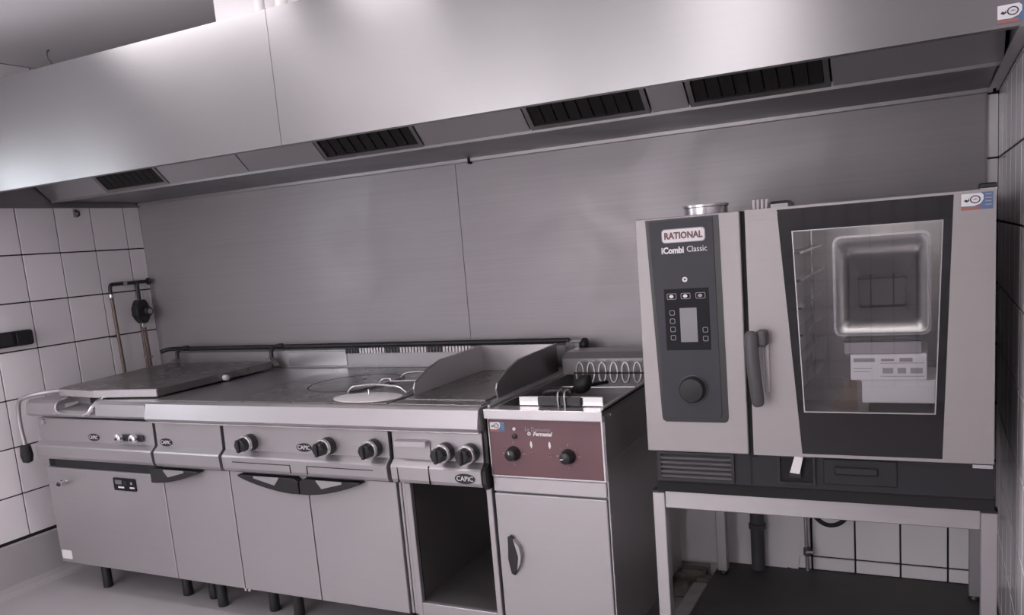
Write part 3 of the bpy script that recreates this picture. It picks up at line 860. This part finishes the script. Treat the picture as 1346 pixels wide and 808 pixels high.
obj('handle_shell', prism(B(), [(2.504, 0.448), (2.522, 0.425), (2.527, 0.395), (2.522, 0.37), (2.510, 0.345), (2.518, 0.39)], 1, FY - 0.018, FY - 0.001), 'steel', hh)
obj('cross_rail', box(B(), FX0 + 0.002, FX1 - 0.002, FY + 0.001, FY + 0.018, 0.598, 0.645, 0.002), 'steel', fr)
pn = obj('control_panel', box(B(), FX0 + 0.004, FX1 - 0.006, FY + 0.001, FY + 0.018, 0.652, 0.832, 0.001), 'maroon', fr, label='maroon control panel')
obj('panel_frame', frame_prism(B(), [(FX0 + 0.001, 0.647), (FX1 - 0.001, 0.647), (FX1 - 0.001, 0.834), (FX0 + 0.001, 0.834)], [(FX0 + 0.004, 0.652), (FX1 - 0.006, 0.652), (FX1 - 0.006, 0.832), (FX0 + 0.004, 0.832)], 1, FY - 0.001, FY + 0.018), 'bright_steel', fr)
yp = FY + 0.001
for x, z, ang in ((2.524, 0.724, 100), (2.708, 0.722, 190)):
    k = obj('knob', lathe(B(), [(0.024, 0), (0.022, -0.010), (0.019, -0.014), (0.0175, -0.03), (0.013, -0.033)], (x, yp, z), 1, 18), 'black_plastic', fr, True)
    a = math.radians(ang)
    pt = B()
    tube(pt, [(x + 0.004 * math.cos(a), yp - 0.0335, z + 0.004 * math.sin(a)), (x + 0.014 * math.cos(a), yp - 0.0335, z + 0.014 * math.sin(a))], 0.0018, 6)
    obj('pointer', pt, 'print_white', k)
    mk = B()
    for q in range(8):
        b = math.radians(45 * q)
        r0, r1 = 0.032, (0.039 if q % 2 == 0 else 0.034)
        tube(mk, [(x + r0 * math.cos(b), yp - 0.0004, z + r0 * math.sin(b)), (x + r1 * math.cos(b), yp - 0.0004, z + r1 * math.sin(b))], 0.0014 if q % 2 == 0 else 0.0008, 5)
    obj('dial_marks', mk, 'print_grey', k)
obj('indicator_lamp', lathe(B(), [(0.0055, 0), (0.0055, -0.004), (0.002, -0.006)], (2.533, yp, 0.803), 1, 12), 'print_white', fr, True)
obj('reset_button', lathe(B(), [(0.008, 0), (0.008, -0.005), (0.004, -0.007)], (2.532, yp, 0.779), 1, 12), 'black_plastic', fr, True)
for x in (2.586, 2.648):
    obj('pilot_ring', frame_prism(B(), ring2d(x, 0.724, 0.007, 0.007, 14), ring2d(x, 0.724, 0.005, 0.005, 14), 1, yp - 0.002, yp), 'print_red', fr)
    obj('pilot_symbol', prism(B(), [(x - 0.004, 0.752), (x, 0.742), (x + 0.004, 0.75), (x + 0.003, 0.762), (x - 0.001, 0.766), (x - 0.003, 0.76)], 1, yp - 0.0008, yp), 'print_white', fr)
text_part('lettering', 'Le Domestic', 0.018, 2.612, yp - 0.0008, 0.802, 'print_grey', fr, sx=0.95, shear=0.1)
lo = B()
frame_prism(lo, ring2d(2.582, 0.7885, 0.0058, 0.0058, 14), ring2d(2.582, 0.7885, 0.0025, 0.0025, 14), 1, yp - 0.0012, yp)
obj('logo', lo, 'print_white', fr)
text_part('lettering', 'Fermatel', 0.0175, 2.626, yp - 0.0008, 0.788, 'print_white', fr, sx=1.0, shear=0.3, bold=0.0006)
sticker(fr, 2.474, yp - 0.0002, 0.808, 0.052, lab='small installer sticker in white and blue')
# rim with turned-down front lip, open tank
rm = B()
frame_prism(rm, [(FX0 - 0.004, FY - 0.012), (FX1 + 0.004, FY - 0.012), (FX1 + 0.004, -0.13), (FX0 - 0.004, -0.13)], [(FX0 + 0.022, FY + 0.05), (FX1 - 0.02, FY + 0.05), (FX1 - 0.02, -0.22), (FX0 + 0.022, -0.22)], 2, ZF - 0.003, ZF)
ro = obj('top_rim', rm, 'bright_steel', fr)
obj('front_lip', box(B(), FX0 - 0.004, FX1 + 0.004, FY - 0.014, FY - 0.010, 0.836, ZF, 0.001), 'bright_steel', ro)
obj('side_lip', box(B(), FX1 + 0.001, FX1 + 0.004, FY - 0.012, -0.13, 0.85, ZF), 'dark_steel', ro)
for (a, b) in ((FX0 - 0.002, FX0 + 0.008), (FX1 - 0.008, FX1 + 0.002)):
    obj('raised_edge', box(B(), a, b, FY + 0.01, -0.2, ZF, ZF + 0.008, 0.002), 'steel', ro)
tk = B()
box(tk, FX0 + 0.022, FX1 - 0.02, FY + 0.05, -0.22, 0.78, 0.784)
for (a, b, c, e) in ((FX0 + 0.018, FX0 + 0.022, FY + 0.046, -0.216), (FX1 - 0.02, FX1 - 0.016, FY + 0.046, -0.216), (FX0 + 0.022, FX1 - 0.02, FY + 0.046, FY + 0.05), (FX0 + 0.022, FX1 - 0.02, -0.22, -0.216)):
    box(tk, a, b, c, e, 0.78, ZF - 0.002)
obj('tank', tk, 'dark_steel', fr)
hb = prism(B(), [(-0.13, ZF), (-0.27, ZF), (-0.275, 0.925), (-0.24, 0.945), (-0.13, 0.945)], 0, FX0 + 0.005, FX1 + 0.0, 0.003)
obj('heater_head', hb, 'steel', fr)
# heating element: six upright loops on a crossbar
for q in range(7):
    x = 2.532 + q * 0.044
    pts = [(x + 0.014 * math.cos(2 * math.pi * k / 16), -0.31 + 0.004 * math.sin(2 * math.pi * k / 16), 0.880 + 0.036 * math.sin(2 * math.pi * k / 16)) for k in range(16)]
    obj('element_loop', tube(B(), pts, 0.0048, 7, True), 'steel', fr, True)
obj('element_bar', tube(B(), [(2.51, -0.312, 0.878), (2.82, -0.312, 0.878)], 0.004, 7), 'pipe_iron', fr, True)
# basket handle resting across the front of the tank
bh = thing('fryer_basket', 'fryer basket handle with black grip lying across the fryer tank', 'fryer basket', (2.64, -0.8, ZF))
yb = -0.815
obj('handle_plate', box(B(), 2.532, 2.812, yb - 0.004, yb + 0.004, ZF + 0.001, ZF + 0.030, 0.002), 'bright_steel', bh)
obj('grip', box(B(), 2.600, 2.745, yb - 0.014, yb - 0.0045, ZF + 0.002, ZF + 0.031, 0.004, 2), 'black_plastic', bh)
for x in (2.672, 2.694):
    obj('clip_wire', tube(B(), smooth_path([(x, yb - 0.018, ZF + 0.001), (x, yb - 0.018, ZF + 0.042), (x, yb + 0.01, ZF + 0.05), (x, yb + 0.03, ZF + 0.035)], 4), 0.003, 6), 'bright_steel', bh, True)
obj('second_grip', tube(B(), smooth_path([(2.545, -0.665, ZF + 0.006), (2.57, -0.67, ZF + 0.016), (2.61, -0.67, ZF + 0.018), (2.65, -0.67, ZF + 0.017)], 4), [0.006] + [0.011] * 11 + [0.008], 10), 'black_plastic', bh, True)
obj('basket_frame', tube(B(), [(2.48, -0.78, ZF - 0.03), (2.79, -0.78, ZF - 0.03), (2.79, -0.36, ZF - 0.03), (2.48, -0.36, ZF - 0.03)], 0.004, 6, True), 'bright_steel', bh)
sc = thing('black_scoop', 'black plastic scoop head resting on the fryer tank', 'scoop', (2.66, -0.60, ZF))
sb = B()
bmesh.ops.create_uvsphere(sb, u_segments=16, v_segments=10, radius=1.0)
for v in sb.verts:
    v.co = Vector((2.662 + v.co.x * 0.034 + v.co.z * 0.012, -0.60 + v.co.y * 0.03, ZF + 0.026 + v.co.z * 0.034 * (1.0 if v.co.z > 0 else 0.9)))
    if v.co.x > 2.684: v.co.x = 2.684 + (v.co.x - 2.684) * 0.3
obj('scoop_head', sb, 'black_rubber', sc, True)
obj('scoop_stem', tube(B(), [(2.672, -0.58, ZF + 0.02), (2.70, -0.48, ZF + 0.012)], 0.006, 8), 'black_rubber', sc, True)
for (x, y) in ((FX0 + 0.05, -0.8), (FX1 - 0.05, -0.8), (FX0 + 0.05, -0.2), (FX1 - 0.05, -0.2)):
    obj('leg', lathe(B(), [(0.02, 0), (0.022, 0.003), (0.018, 0.1)], (x, y, 0), 2, 14), 'black_plastic', fr, True)
obj('side_bolt', lathe(B(), [(0.005, 0), (0.005, 0.004)], (FX1, -0.80, 0.838), 0, 10), 'bright_steel', fr)
obj('side_edge', box(B(), FX1 - 0.001, FX1 + 0.002, FY + 0.008, FY + 0.012, 0.11, 0.83), 'bright_steel', fr)

# ------------------------------------------------------------------ combi oven on its stand
OX0, OX1, OY, OZ0, OZD, OZT = 2.969, 3.820, -0.9, 0.653, 0.760, 1.403
ov = thing('combi_oven', 'big combi steamer oven with glass door standing on a steel stand', 'oven', ((OX0 + OX1) / 2, -0.5, OZ0))
# casing walls around an open cavity
cs = B()
box(cs, OX0 + 0.012, OX0 + 0.30, OY + 0.05, -0.10, OZD, OZT - 0.006)
box(cs, OX1 - 0.075, OX1 - 0.006, OY + 0.05, -0.10, OZD, OZT - 0.006)
box(cs, OX0 + 0.30, OX1 - 0.075, OY + 0.05, -0.10, OZT - 0.05, OZT - 0.006)
box(cs, OX0 + 0.30, OX1 - 0.075, OY + 0.05, -0.10, OZD, OZD + 0.09)
box(cs, OX0 + 0.30, OX1 - 0.075, -0.28, -0.10, OZD + 0.09, OZT - 0.05)
obj('casing', cs, 'side_steel', ov)
cx0, cx1, cz0, cz1 = OX0 + 0.30, OX1 - 0.075, OZD + 0.09, OZT - 0.05
cv = B()
box(cv, cx0, cx0 + 0.004, OY + 0.05, -0.282, cz0, cz1)
box(cv, cx1 - 0.004, cx1, OY + 0.05, -0.282, cz0, cz1)
box(cv, cx0, cx1, OY + 0.05, -0.282, cz0, cz0 + 0.004)
box(cv, cx0, cx1, OY + 0.05, -0.282, cz1 - 0.004, cz1)
box(cv, cx0, cx1, -0.286, -0.282, cz0, cz1)
obj('cavity_lining', cv, 'cavity_steel', ov)
ol = obj('cavity_fill_light', box(B(), cx0 + 0.12, cx1 - 0.04, OY + 0.07, OY + 0.09, cz1 - 0.012, cz1 - 0.006), 'cavity_fill_glow', ov)  # added light strip to brighten the cartons behind the glass
# hanging rack on the left side of the cavity
for k in range(6):
    z = cz0 + 0.07 + k * 0.072
    obj('rack_rail', box(B(), cx0 + 0.085, cx0 + 0.115, OY + 0.075, -0.34, z, z + 0.007), 'bright_steel', ov)
for y in (OY + 0.09, -0.36):
    obj('rack_post', tube(B(), [(cx0 + 0.085, y, cz0 + 0.02), (cx0 + 0.085, y, cz1 - 0.02)], 0.005, 8), 'bright_steel', ov)
# control panel
obj('control_fascia', box(B(), OX0, 3.249, OY, OY + 0.05, OZD, OZT, 0.003, 2), 'oven_steel', ov)
obj('gap_strip', box(B(), 3.249, 3.262, OY + 0.012, OY + 0.05, OZD - 0.01, OZT - 0.002), 'black_gap', ov)
sl = prism(B(), [(2.9985, 1.398), (3.195, 1.398), (3.2, 0.86), (3.197, 0.850), (3.19, 0.846), (3.028, 0.846), (3.019, 0.851), (3.017, 0.86)], 1, OY - 0.002, OY)
pk = obj('control_panel', sl, 'black_plastic', ov, label='dark slate control panel')
obj('panel_face', prism(B(), [(3.008, 1.394), (3.180, 1.394), (3.183, 0.868), (3.179, 0.860), (3.034, 0.860), (3.028, 0.868)], 1, OY - 0.004, OY - 0.002), 'panel_slate', pk)
nb = obj('brand_plate', prism(B(), rrect(3.043, 3.160, 1.334, 1.371, 0.009), 1, OY - 0.006, OY - 0.004), 'print_grey', pk)
obj('brand_plate_face', prism(B(), rrect(3.045, 3.158, 1.336, 1.369, 0.008), 1, OY - 0.0066, OY - 0.006), 'print_white', pk)
text_part('brand_lettering', 'RATIONAL', 0.0245, 3.1015, OY - 0.0072, 1.352, 'brand_red', pk, bold=0.0007, sx=0.86)
text_part('model_lettering', 'iCombi', 0.0235, 3.071, OY - 0.0046, 1.314, 'print_white', pk, bold=0.0009, sx=0.88)
text_part('model_lettering', 'Classic', 0.0225, 3.136, OY - 0.0046, 1.315, 'print_white', pk, bold=0.0, sx=0.88)
obj('status_lamp', frame_prism(B(), ring2d(3.100, 1.236, 0.007, 0.007, 16), ring2d(3.100, 1.236, 0.0028, 0.0028, 16), 1, OY - 0.0055, OY - 0.004), 'print_white', pk)
obj('display_field', box(B(), 3.041, 3.162, OY - 0.005, OY - 0.004, 1.046, 1.212), 'display_black', pk)
obj('screen', box(B(), 3.082, 3.128, OY - 0.0058, OY - 0.005, 1.068, 1.160), 'screen_grey', pk)
def key(x, z, w, h, r=None):
    obj('key', frame_prism(B(), rrect(x - w / 2, x + w / 2, z - h / 2, z + h / 2, 0.003, 2), rrect(x - w / 2 + 0.0012, x + w / 2 - 0.0012, z - h / 2 + 0.0012, z + h / 2 - 0.0012, 0.0025, 2), 1, OY - 0.0056, OY - 0.005), 'print_grey', pk)
for q, x in enumerate((3.062, 3.100, 3.140)):
    key(x, 1.192, 0.026, 0.016)
    obj('key_symbol', prism(B(), ring2d(x - 0.001, 1.192, 0.006, 0.0045, 10), 1, OY - 0.0058, OY - 0.005), 'print_white' if q < 2 else 'print_grey', pk)
for q in range(4):
    key(3.061, 1.148 - q * 0.0225, 0.014, 0.014)
for q in range(2):
    key(3.149, 1.100 - q * 0.0235, 0.014, 0.014)
obj('dial', lathe(B(), [(0.036, -0.004), (0.036, -0.018), (0.031, -0.028), (0.012, -0.03)], (3.108, OY, 0.939), 1, 32), 'charcoal', pk, True)
obj('dial_collar', lathe(B(), [(0.040, -0.004), (0.039, -0.007)], (3.108, OY, 0.939), 1, 32), 'handle_grey', pk)
# door with tapering glass
dr_ = obj('door', frame_prism(B(), [(3.262, OZD), (OX1, OZD), (OX1, OZT), (3.262, OZT)], [(3.386, OZD + 0.008), (3.711, OZD + 0.008), (3.735, OZT - 0.006), (3.341, OZT - 0.006)], 1, OY, OY + 0.045), 'oven_steel', ov, label='oven door with steel sides and dark glass')
wi = [(3.393, 0.878), (3.697, 0.878), (3.714, 1.342), (3.375, 1.342)]
obj('black_surround', frame_prism(B(), [(3.386, OZD + 0.008), (3.711, OZD + 0.008), (3.735, OZT - 0.006), (3.341, OZT - 0.006)], wi, 1, OY + 0.002, OY + 0.010), 'black_glass', dr_)
obj('window_pane', prism(B(), wi, 1, OY + 0.005, OY + 0.008), 'door_glass', dr_)
obj('window_bead', frame_prism(B(), wi, [(3.3955, 0.8805), (3.6945, 0.8805), (3.7115, 1.3395), (3.3775, 1.3395)], 1, OY + 0.0015, OY + 0.005), 'steel', dr_)
hs = B()
tube(hs, smooth_path([(3.275, OY - 0.042, 1.095), (3.276, OY - 0.05, 1.07), (3.280, OY - 0.052, 1.0), (3.286, OY - 0.05, 0.93), (3.288, OY - 0.046, 0.905)], 4), [0.012, 0.015, 0.0165, 0.017, 0.017, 0.0172, 0.0174, 0.0174, 0.0172, 0.017, 0.017, 0.0168, 0.0165, 0.016, 0.0155, 0.0145, 0.012], 14)
hn = obj('door_handle', hs, 'handle_grey', dr_, True)
obj('handle_mount', box(B(), 3.285, 3.312, OY - 0.045, OY, 1.055, 1.098, 0.008, 2), 'handle_grey', dr_)
obj('handle_backing_plate', box(B(), 3.296, 3.312, OY - 0.006, OY, 0.93, 1.06, 0.002), 'steel', dr_)  # plain steel plate on the door beside the handle
sticker(ov, 3.782, OY - 0.0002, 1.378, 0.064, lab='installer sticker in white, blue and red on the oven door')
lb = B()
for q, wd in enumerate((0.068, 0.030, 0.046)):
    box(lb, 3.276, 3.276 + wd, OY - 0.0005, OY, 1.389 - q * 0.007, 1.3905 - q * 0.007)
obj('notice_print', lb, 'print_grey', dr_)
# base strip with louvres and drip tray
bs_ = obj('base', box(B(), OX0 + 0.015, OX1 + 0.003, OY + 0.022, -0.12, OZ0 + 0.012, OZD - 0.003, 0.002), 'charcoal', ov)
lou = frame_prism(B(), [(2.992, 0.672), (3.205, 0.672), (3.205, 0.755), (2.992, 0.755)], [(3.0, 0.679), (3.197, 0.679), (3.197, 0.749), (3.0, 0.749)], 1, OY + 0.014, OY + 0.022)
obj('louvre_frame', lou, 'black_plastic', bs_)
for k in range(5):
    z = 0.684 + k * 0.0135
    obj('louvre', prism(B(), [(OY + 0.021, z), (OY + 0.015, z - 0.004), (OY + 0.015, z + 0.002), (OY + 0.021, z + 0.006)], 0, 3.0, 3.197), 'handle_grey', bs_)
obj('base_seam', box(B(), 3.248, 3.251, OY + 0.0205, OY + 0.023, 0.668, 0.755), 'black_gap', bs_)
obj('hose_recess', frame_prism(B(), [(3.32, 0.68), (3.415, 0.68), (3.415, 0.756), (3.32, 0.756)], [(3.326, 0.686), (3.409, 0.686), (3.409, 0.752), (3.326, 0.752)], 1, OY + 0.014, OY + 0.022), 'black_plastic', bs_)
obj('hose_recess_back', box(B(), 3.326, 3.409, OY + 0.0205, OY + 0.0225, 0.686, 0.752), 'black_gap', bs_)
obj('release_tab', prism(B(), [(3.353, 0.715), (3.377, 0.712), (3.387, 0.758), (3.366, 0.76)], 1, OY + 0.002, OY + 0.008), 'print_white', bs_)
obj('tab_shadow', box(B(), 3.35, 3.38, OY + 0.008, OY + 0.02, 0.70, 0.715), 'black_plastic', bs_)
dt = obj('drip_drawer', box(B(), 3.435, 3.61, OY + 0.017, OY + 0.022, 0.684, 0.752, 0.002), 'charcoal', bs_)
obj('drawer_lip', box(B(), 3.462, 3.565, OY + 0.010, OY + 0.018, 0.712, 0.733, 0.003), 'black_plastic', dt)
obj('hinge_plate', box(B(), 3.775, 3.818, OY + 0.0, OY + 0.03, 0.748, 0.7575, 0.001), 'bright_steel', ov)
obj('foot_strip', box(B(), OX0 + 0.012, OX1 + 0.004, OY + 0.03, -0.12, 0.633, OZ0 + 0.014), 'black_gap', ov)
# fittings on the roof of the oven
ex = obj('exhaust_pipe', lathe(B(), [(0.062, 0.0), (0.062, 0.028), (0.066, 0.03), (0.066, 0.036), (0.056, 0.036), (0.056, 0.01)], (3.096, -0.62, OZT - 0.006), 2, 36), 'bright_steel', ov, True)
for k in range(4):
    x = 3.23 + k * 0.012
    obj('vent_tube', tube(B(), [(x, -0.6, OZT - 0.006), (x, -0.6, OZT + 0.03)], 0.005, 8), 'bright_steel', ov, True)
obj('vent_cap', box(B(), 3.272, 3.335, -0.62, -0.55, OZT - 0.006, OZT + 0.022, 0.008), 'dark_steel', ov)
obj('hinge_cap', box(B(), 3.786, 3.822, OY + 0.005, OY + 0.06, OZT + 0.001, OZT + 0.014, 0.003), 'black_plastic', ov)
obj('hinge_shim', box(B(), 3.788, 3.822, OY + 0.003, OY + 0.06, OZT - 0.003, OZT + 0.002), 'bright_steel', ov)
obj('roof', box(B(), OX0 + 0.008, OX1 - 0.004, OY + 0.045, -0.10, OZT - 0.008, OZT - 0.004), 'oven_steel', ov)

# --- contents seen through the oven window
zf = cz0 + 0.004
b1 = thing('white_carton', 'plain white carton at the bottom behind the oven window', 'carton', (3.60, -0.72, zf))
obj('carton_body', box(B(), 3.525, 3.697, -0.80, -0.60, zf + 0.03, zf + 0.088, 0.002), 'cardboard', b1)
obj('carton_flap', box(B(), 3.523, 3.698, -0.802, -0.598, zf + 0.088, zf + 0.09), 'cardboard', b1)
obj('carton_foot', box(B(), 3.54, 3.69, -0.78, -0.61, zf, zf + 0.03), 'black_gap', b1)
b2 = thing('printed_carton', 'white carton with grey print, stacked on the plain carton in the oven', 'carton', (3.58, -0.72, zf + 0.09))
obj('carton_body', box(B(), 3.498, 3.678, -0.80, -0.60, zf + 0.0905, zf + 0.158, 0.002), 'cardboard', b2)
pr = B()
for (a, b, c, e) in ((3.506, 3.557, 0.138, 0.148), (3.572, 3.602, 0.14, 0.146), (3.615, 3.645, 0.138, 0.148), (3.57, 3.672, 0.1, 0.1015), (3.57, 3.672, 0.134, 0.1355), (3.575, 3.6, 0.108, 0.122), (3.61, 3.63, 0.108, 0.122), (3.64, 3.668, 0.108, 0.122), (3.506, 3.55, 0.12, 0.1215), (3.506, 3.545, 0.112, 0.1135)):
    box(pr, a, b, -0.8012, -0.8, zf + c, zf + e)
obj('carton_print', pr, 'print_grey', b2)
b3 = thing('flat_grey_box', 'flat grey box on top of the printed carton in the oven', 'box', (3.57, -0.7, zf + 0.158))
obj('box_body', prism(B(), [(3.485, -0.80), (3.665, -0.80), (3.645, -0.60), (3.49, -0.60)], 2, zf + 0.1585, zf + 0.19, 0.002), 'print_grey', b3)
obj('box_lid', prism(B(), [(3.483, -0.802), (3.667, -0.802), (3.647, -0.598), (3.488, -0.598)], 2, zf + 0.19, zf + 0.2, 0.002), 'charcoal', b3)
b4 = thing('brown_paper', 'folded brown paper beside the cartons in the oven', 'paper', (3.47, -0.7, zf))
obj('paper_fold', prism(B(), [(3.43, zf), (3.508, zf), (3.508, zf + 0.07), (3.475, zf + 0.085), (3.47, zf + 0.03)], 1, -0.72, -0.715), 'cardboard_brown', b4)
# deep steel container standing on its side with its opening to the window
gn = thing('steel_container', 'deep stainless food container tipped on its side behind the oven window', 'container', (3.58, -0.6, zf + 0.2))
gx0, gx1, gz0, gz1 = 3.457, 3.688, zf + 0.202, zf + 0.463
ax0, ax1, az0, az1 = 3.496, 3.626, zf + 0.246, zf + 0.343
ou = rrect(gx0, gx1, gz0, gz1, 0.02)
inn = rrect(ax0, ax1, az0, az1, 0.012)
sh = B()
A = [sh.verts.new((x, -0.765, z)) for x, z in rrect(gx0 + 0.006, gx1 - 0.006, gz0 + 0.006, gz1 - 0.006, 0.018)]
C_ = [sh.verts.new((x, -0.50, z)) for x, z in inn]
n = len(A)
for i in range(n):
    sh.faces.new((A[i], A[(i + 1) % n], C_[(i + 1) % n], C_[i]))
gs = obj('container_wall', sh, 'cavity_steel', gn, True)
gs.modifiers.new('thickness', 'SOLIDIFY').thickness = 0.002
obj('container_base', prism(B(), inn, 1, -0.50, -0.497), 'charcoal', gn)  # dark reflection painted in as a near-black base
obj('container_rim', frame_prism(B(), ou, rrect(gx0 + 0.006, gx1 - 0.006, gz0 + 0.006, gz1 - 0.006, 0.018), 1, -0.770, -0.763), 'dark_steel', gn)
obj('base_rim', frame_prism(B(), inn, rrect(ax0 + 0.008, ax1 - 0.008, az0 + 0.008, az1 - 0.008, 0.008), 1, -0.506, -0.500), 'black_gap', gn)

# --- stand
st = thing('oven_stand', 'open square-tube steel stand carrying the combi oven', 'stand', ((OX0 + OX1) / 2, -0.5, 0.075))
SL, SR, SF, SBk = 2.962, 3.831, -0.862, -0.10
for x in (SL, SR - 0.036):
    for y in (SF, SBk - 0.036):
        lg = obj('leg', box(B(), x, x + 0.036, y, y + 0.036, 0.09, 0.626, 0.002), 'steel', st)
        obj('leg_foot', lathe(B(), [(0.016, 0), (0.018, 0.004), (0.014, 0.016)], (x + 0.018, y + 0.018, 0.075), 2, 12), 'black_plastic', lg, True)
        obj('leg_cap', box(B(), x - 0.001, x + 0.037, y - 0.001, y + 0.037, 0.626, 0.632, 0.001), 'black_plastic', lg)
obj('front_rail', box(B(), SL + 0.036, SR - 0.036, SF + 0.003, SF + 0.033, 0.580, 0.632, 0.002), 'steel', st)
obj('back_rail', box(B(), SL + 0.036, SR - 0.036, SBk - 0.033, SBk - 0.003, 0.580, 0.632, 0.002), 'steel', st)
for x in (SL + 0.003, SR - 0.033):
    obj('side_rail', box(B(), x, x + 0.03, SF + 0.036, SBk - 0.036, 0.580, 0.632, 0.002), 'steel', st)

# --- pipes behind the stand
dp = thing('drain_pipe', 'thick dark grey drain pipe rising behind the oven stand', 'pipe', (3.097, -0.08, 0.07))
obj('pipe', tube(B(), [(3.097, -0.05, 0.07), (3.097, -0.05, 0.62)], 0.025, 18), 'pipe_grey', dp, True)
obj('coupling', lathe(B(), [(0.026, 0), (0.031, 0.003), (0.031, 0.02), (0.026, 0.024)], (3.097, -0.05, 0.235), 2, 18), 'pipe_grey', dp, True)
obj('coupling', lathe(B(), [(0.026, 0), (0.031, 0.003), (0.031, 0.02), (0.026, 0.024)], (3.097, -0.05, 0.375), 2, 18), 'pipe_grey', dp, True)
wp = thing('water_pipe', 'thin pale water pipe with stopcock behind the oven stand', 'pipe', (3.275, -0.05, 0.075))
obj('pipe', tube(B(), [(3.275, -0.05, 0.09), (3.268, -0.05, 0.62)], 0.008, 10), 'bright_steel', wp, True)
obj('stopcock', lathe(B(), [(0.009, 0), (0.014, 0.006), (0.014, 0.03), (0.009, 0.036)], (3.275, -0.05, 0.145), 2, 12), 'pipe_grey', wp, True)
obj('tap_lever', tube(B(), [(3.275, -0.07, 0.165), (3.295, -0.075, 0.17)], 0.006, 8), 'bright_steel', wp)
setp(obj('black_hose', tube(B(), smooth_path([(3.28, -0.15, 0.62), (3.29, -0.15, 0.42), (3.313, -0.15, 0.345), (3.339, -0.15, 0.315), (3.369, -0.15, 0.306), (3.402, -0.15, 0.318), (3.425, -0.15, 0.35), (3.44, -0.15, 0.42), (3.445, -0.15, 0.62)], 6), 0.008, 8), 'black_rubber', None, True), 'black hose looping down under the combi oven', 'hose')

# ------------------------------------------------------------------ on the left wall
gs_ = thing('gas_regulator', 'dark gas regulator with pipes on the left tiled wall', 'gas valve', (0.03, -0.12, 1.17))
obj('top_pipe', tube(B(), smooth_path([(0.035, -0.277, 1.25), (0.035, -0.277, 1.305), (0.035, -0.268, 1.318), (0.035, -0.25, 1.322), (0.035, -0.04, 1.322)], 4), 0.009, 10), 'pipe_iron', gs_, True)
obj('pipe_coupling', lathe(B(), [(0.012, 0), (0.012, 0.022)], (0.035, -0.205, 1.322), 1, 10), 'bright_steel', gs_)
obj('wall_flange', lathe(B(), [(0.018, 0), (0.018, 0.008)], (0.035, -0.05, 1.322), 1, 12), 'pipe_iron', gs_)
obj('drop_pipe', tube(B(), [(0.035, -0.118, 1.322), (0.035, -0.118, 1.205)], 0.010, 10), 'pipe_iron', gs_, True)
rg = B()
prism(rg, [(-0.135, 1.232), (-0.10, 1.232), (-0.088, 1.215), (-0.078, 1.19), (-0.078, 1.155), (-0.09, 1.128), (-0.104, 1.112), (-0.13, 1.112), (-0.146, 1.13), (-0.16, 1.155), (-0.16, 1.19), (-0.148, 1.215)], 0, 0.012, 0.06, 0.006, 2)
rgo = obj('regulator_body', rg, 'charcoal', gs_)
obj('regulator_knob', lathe(B(), [(0.024, 0), (0.024, 0.02), (0.02, 0.024)], (0.06, -0.105, 1.17), 0, 18), 'black_plastic', rgo, True)
obj('knob_face', lathe(B(), [(0.013, 0.0245), (0.013, 0.027)], (0.06, -0.105, 1.17), 0, 14), 'print_grey', rgo)
obj('left_pipe', tube(B(), [(0.035, -0.277, 1.265), (0.035, -0.268, 0.86)], 0.0085, 10), 'copper_dull', gs_, True)
obj('pipe_elbow', lathe(B(), [(0.012, 0), (0.014, 0.006), (0.012, 0.02)], (0.035, -0.277, 1.255), 2, 10), 'bright_steel', gs_, True)
obj('pipe_bracket', box(B(), 0.002, 0.034, -0.30, -0.262, 1.062, 1.07), 'black_plastic', gs_)
for y in (-0.127, -0.108):
    obj('lower_pipe', tube(B(), [(0.035, y, 1.12), (0.035, y + 0.004, 0.86)], 0.006, 8), 'copper_dull', gs_, True)
obj('lower_nut', lathe(B(), [(0.012, 0), (0.012, 0.02)], (0.035, -0.117, 1.09), 2, 8), 'bright_steel', gs_)
obj('lower_clip', box(B(), 0.028, 0.048, -0.138, -0.096, 0.93, 0.94), 'bright_steel', gs_)
sk = thing('wall_socket', 'black double socket on the left tiled wall', 'socket', (0.002, -0.79, 1.123))
obj('socket_plate', prism(B(), rrect(-0.885, -0.703, 1.09, 1.158, 0.012), 0, 0.002, 0.03, 0.004, 2), 'black_plastic', sk)
for y in (-0.835, -0.75):
    o = obj('socket_flap', prism(B(), rrect(y - 0.034, y + 0.034, 1.098, 1.150, 0.008), 0, 0.03, 0.036, 0.002), 'charcoal', sk)
hk = thing('wall_hook', 'small dark hook high on the left tiled wall under the hood', 'hook', (0.01, -0.375, 1.68))
obj('hook_plate', box(B(), 0.002, 0.008, -0.39, -0.368, 1.655, 1.695, 0.001), 'print_grey', hk)
obj('hook_peg', tube(B(), smooth_path([(0.006, -0.379, 1.685), (0.03, -0.379, 1.68), (0.032, -0.379, 1.665), (0.02, -0.379, 1.66)], 4), 0.005, 8), 'black_plastic', hk, True)
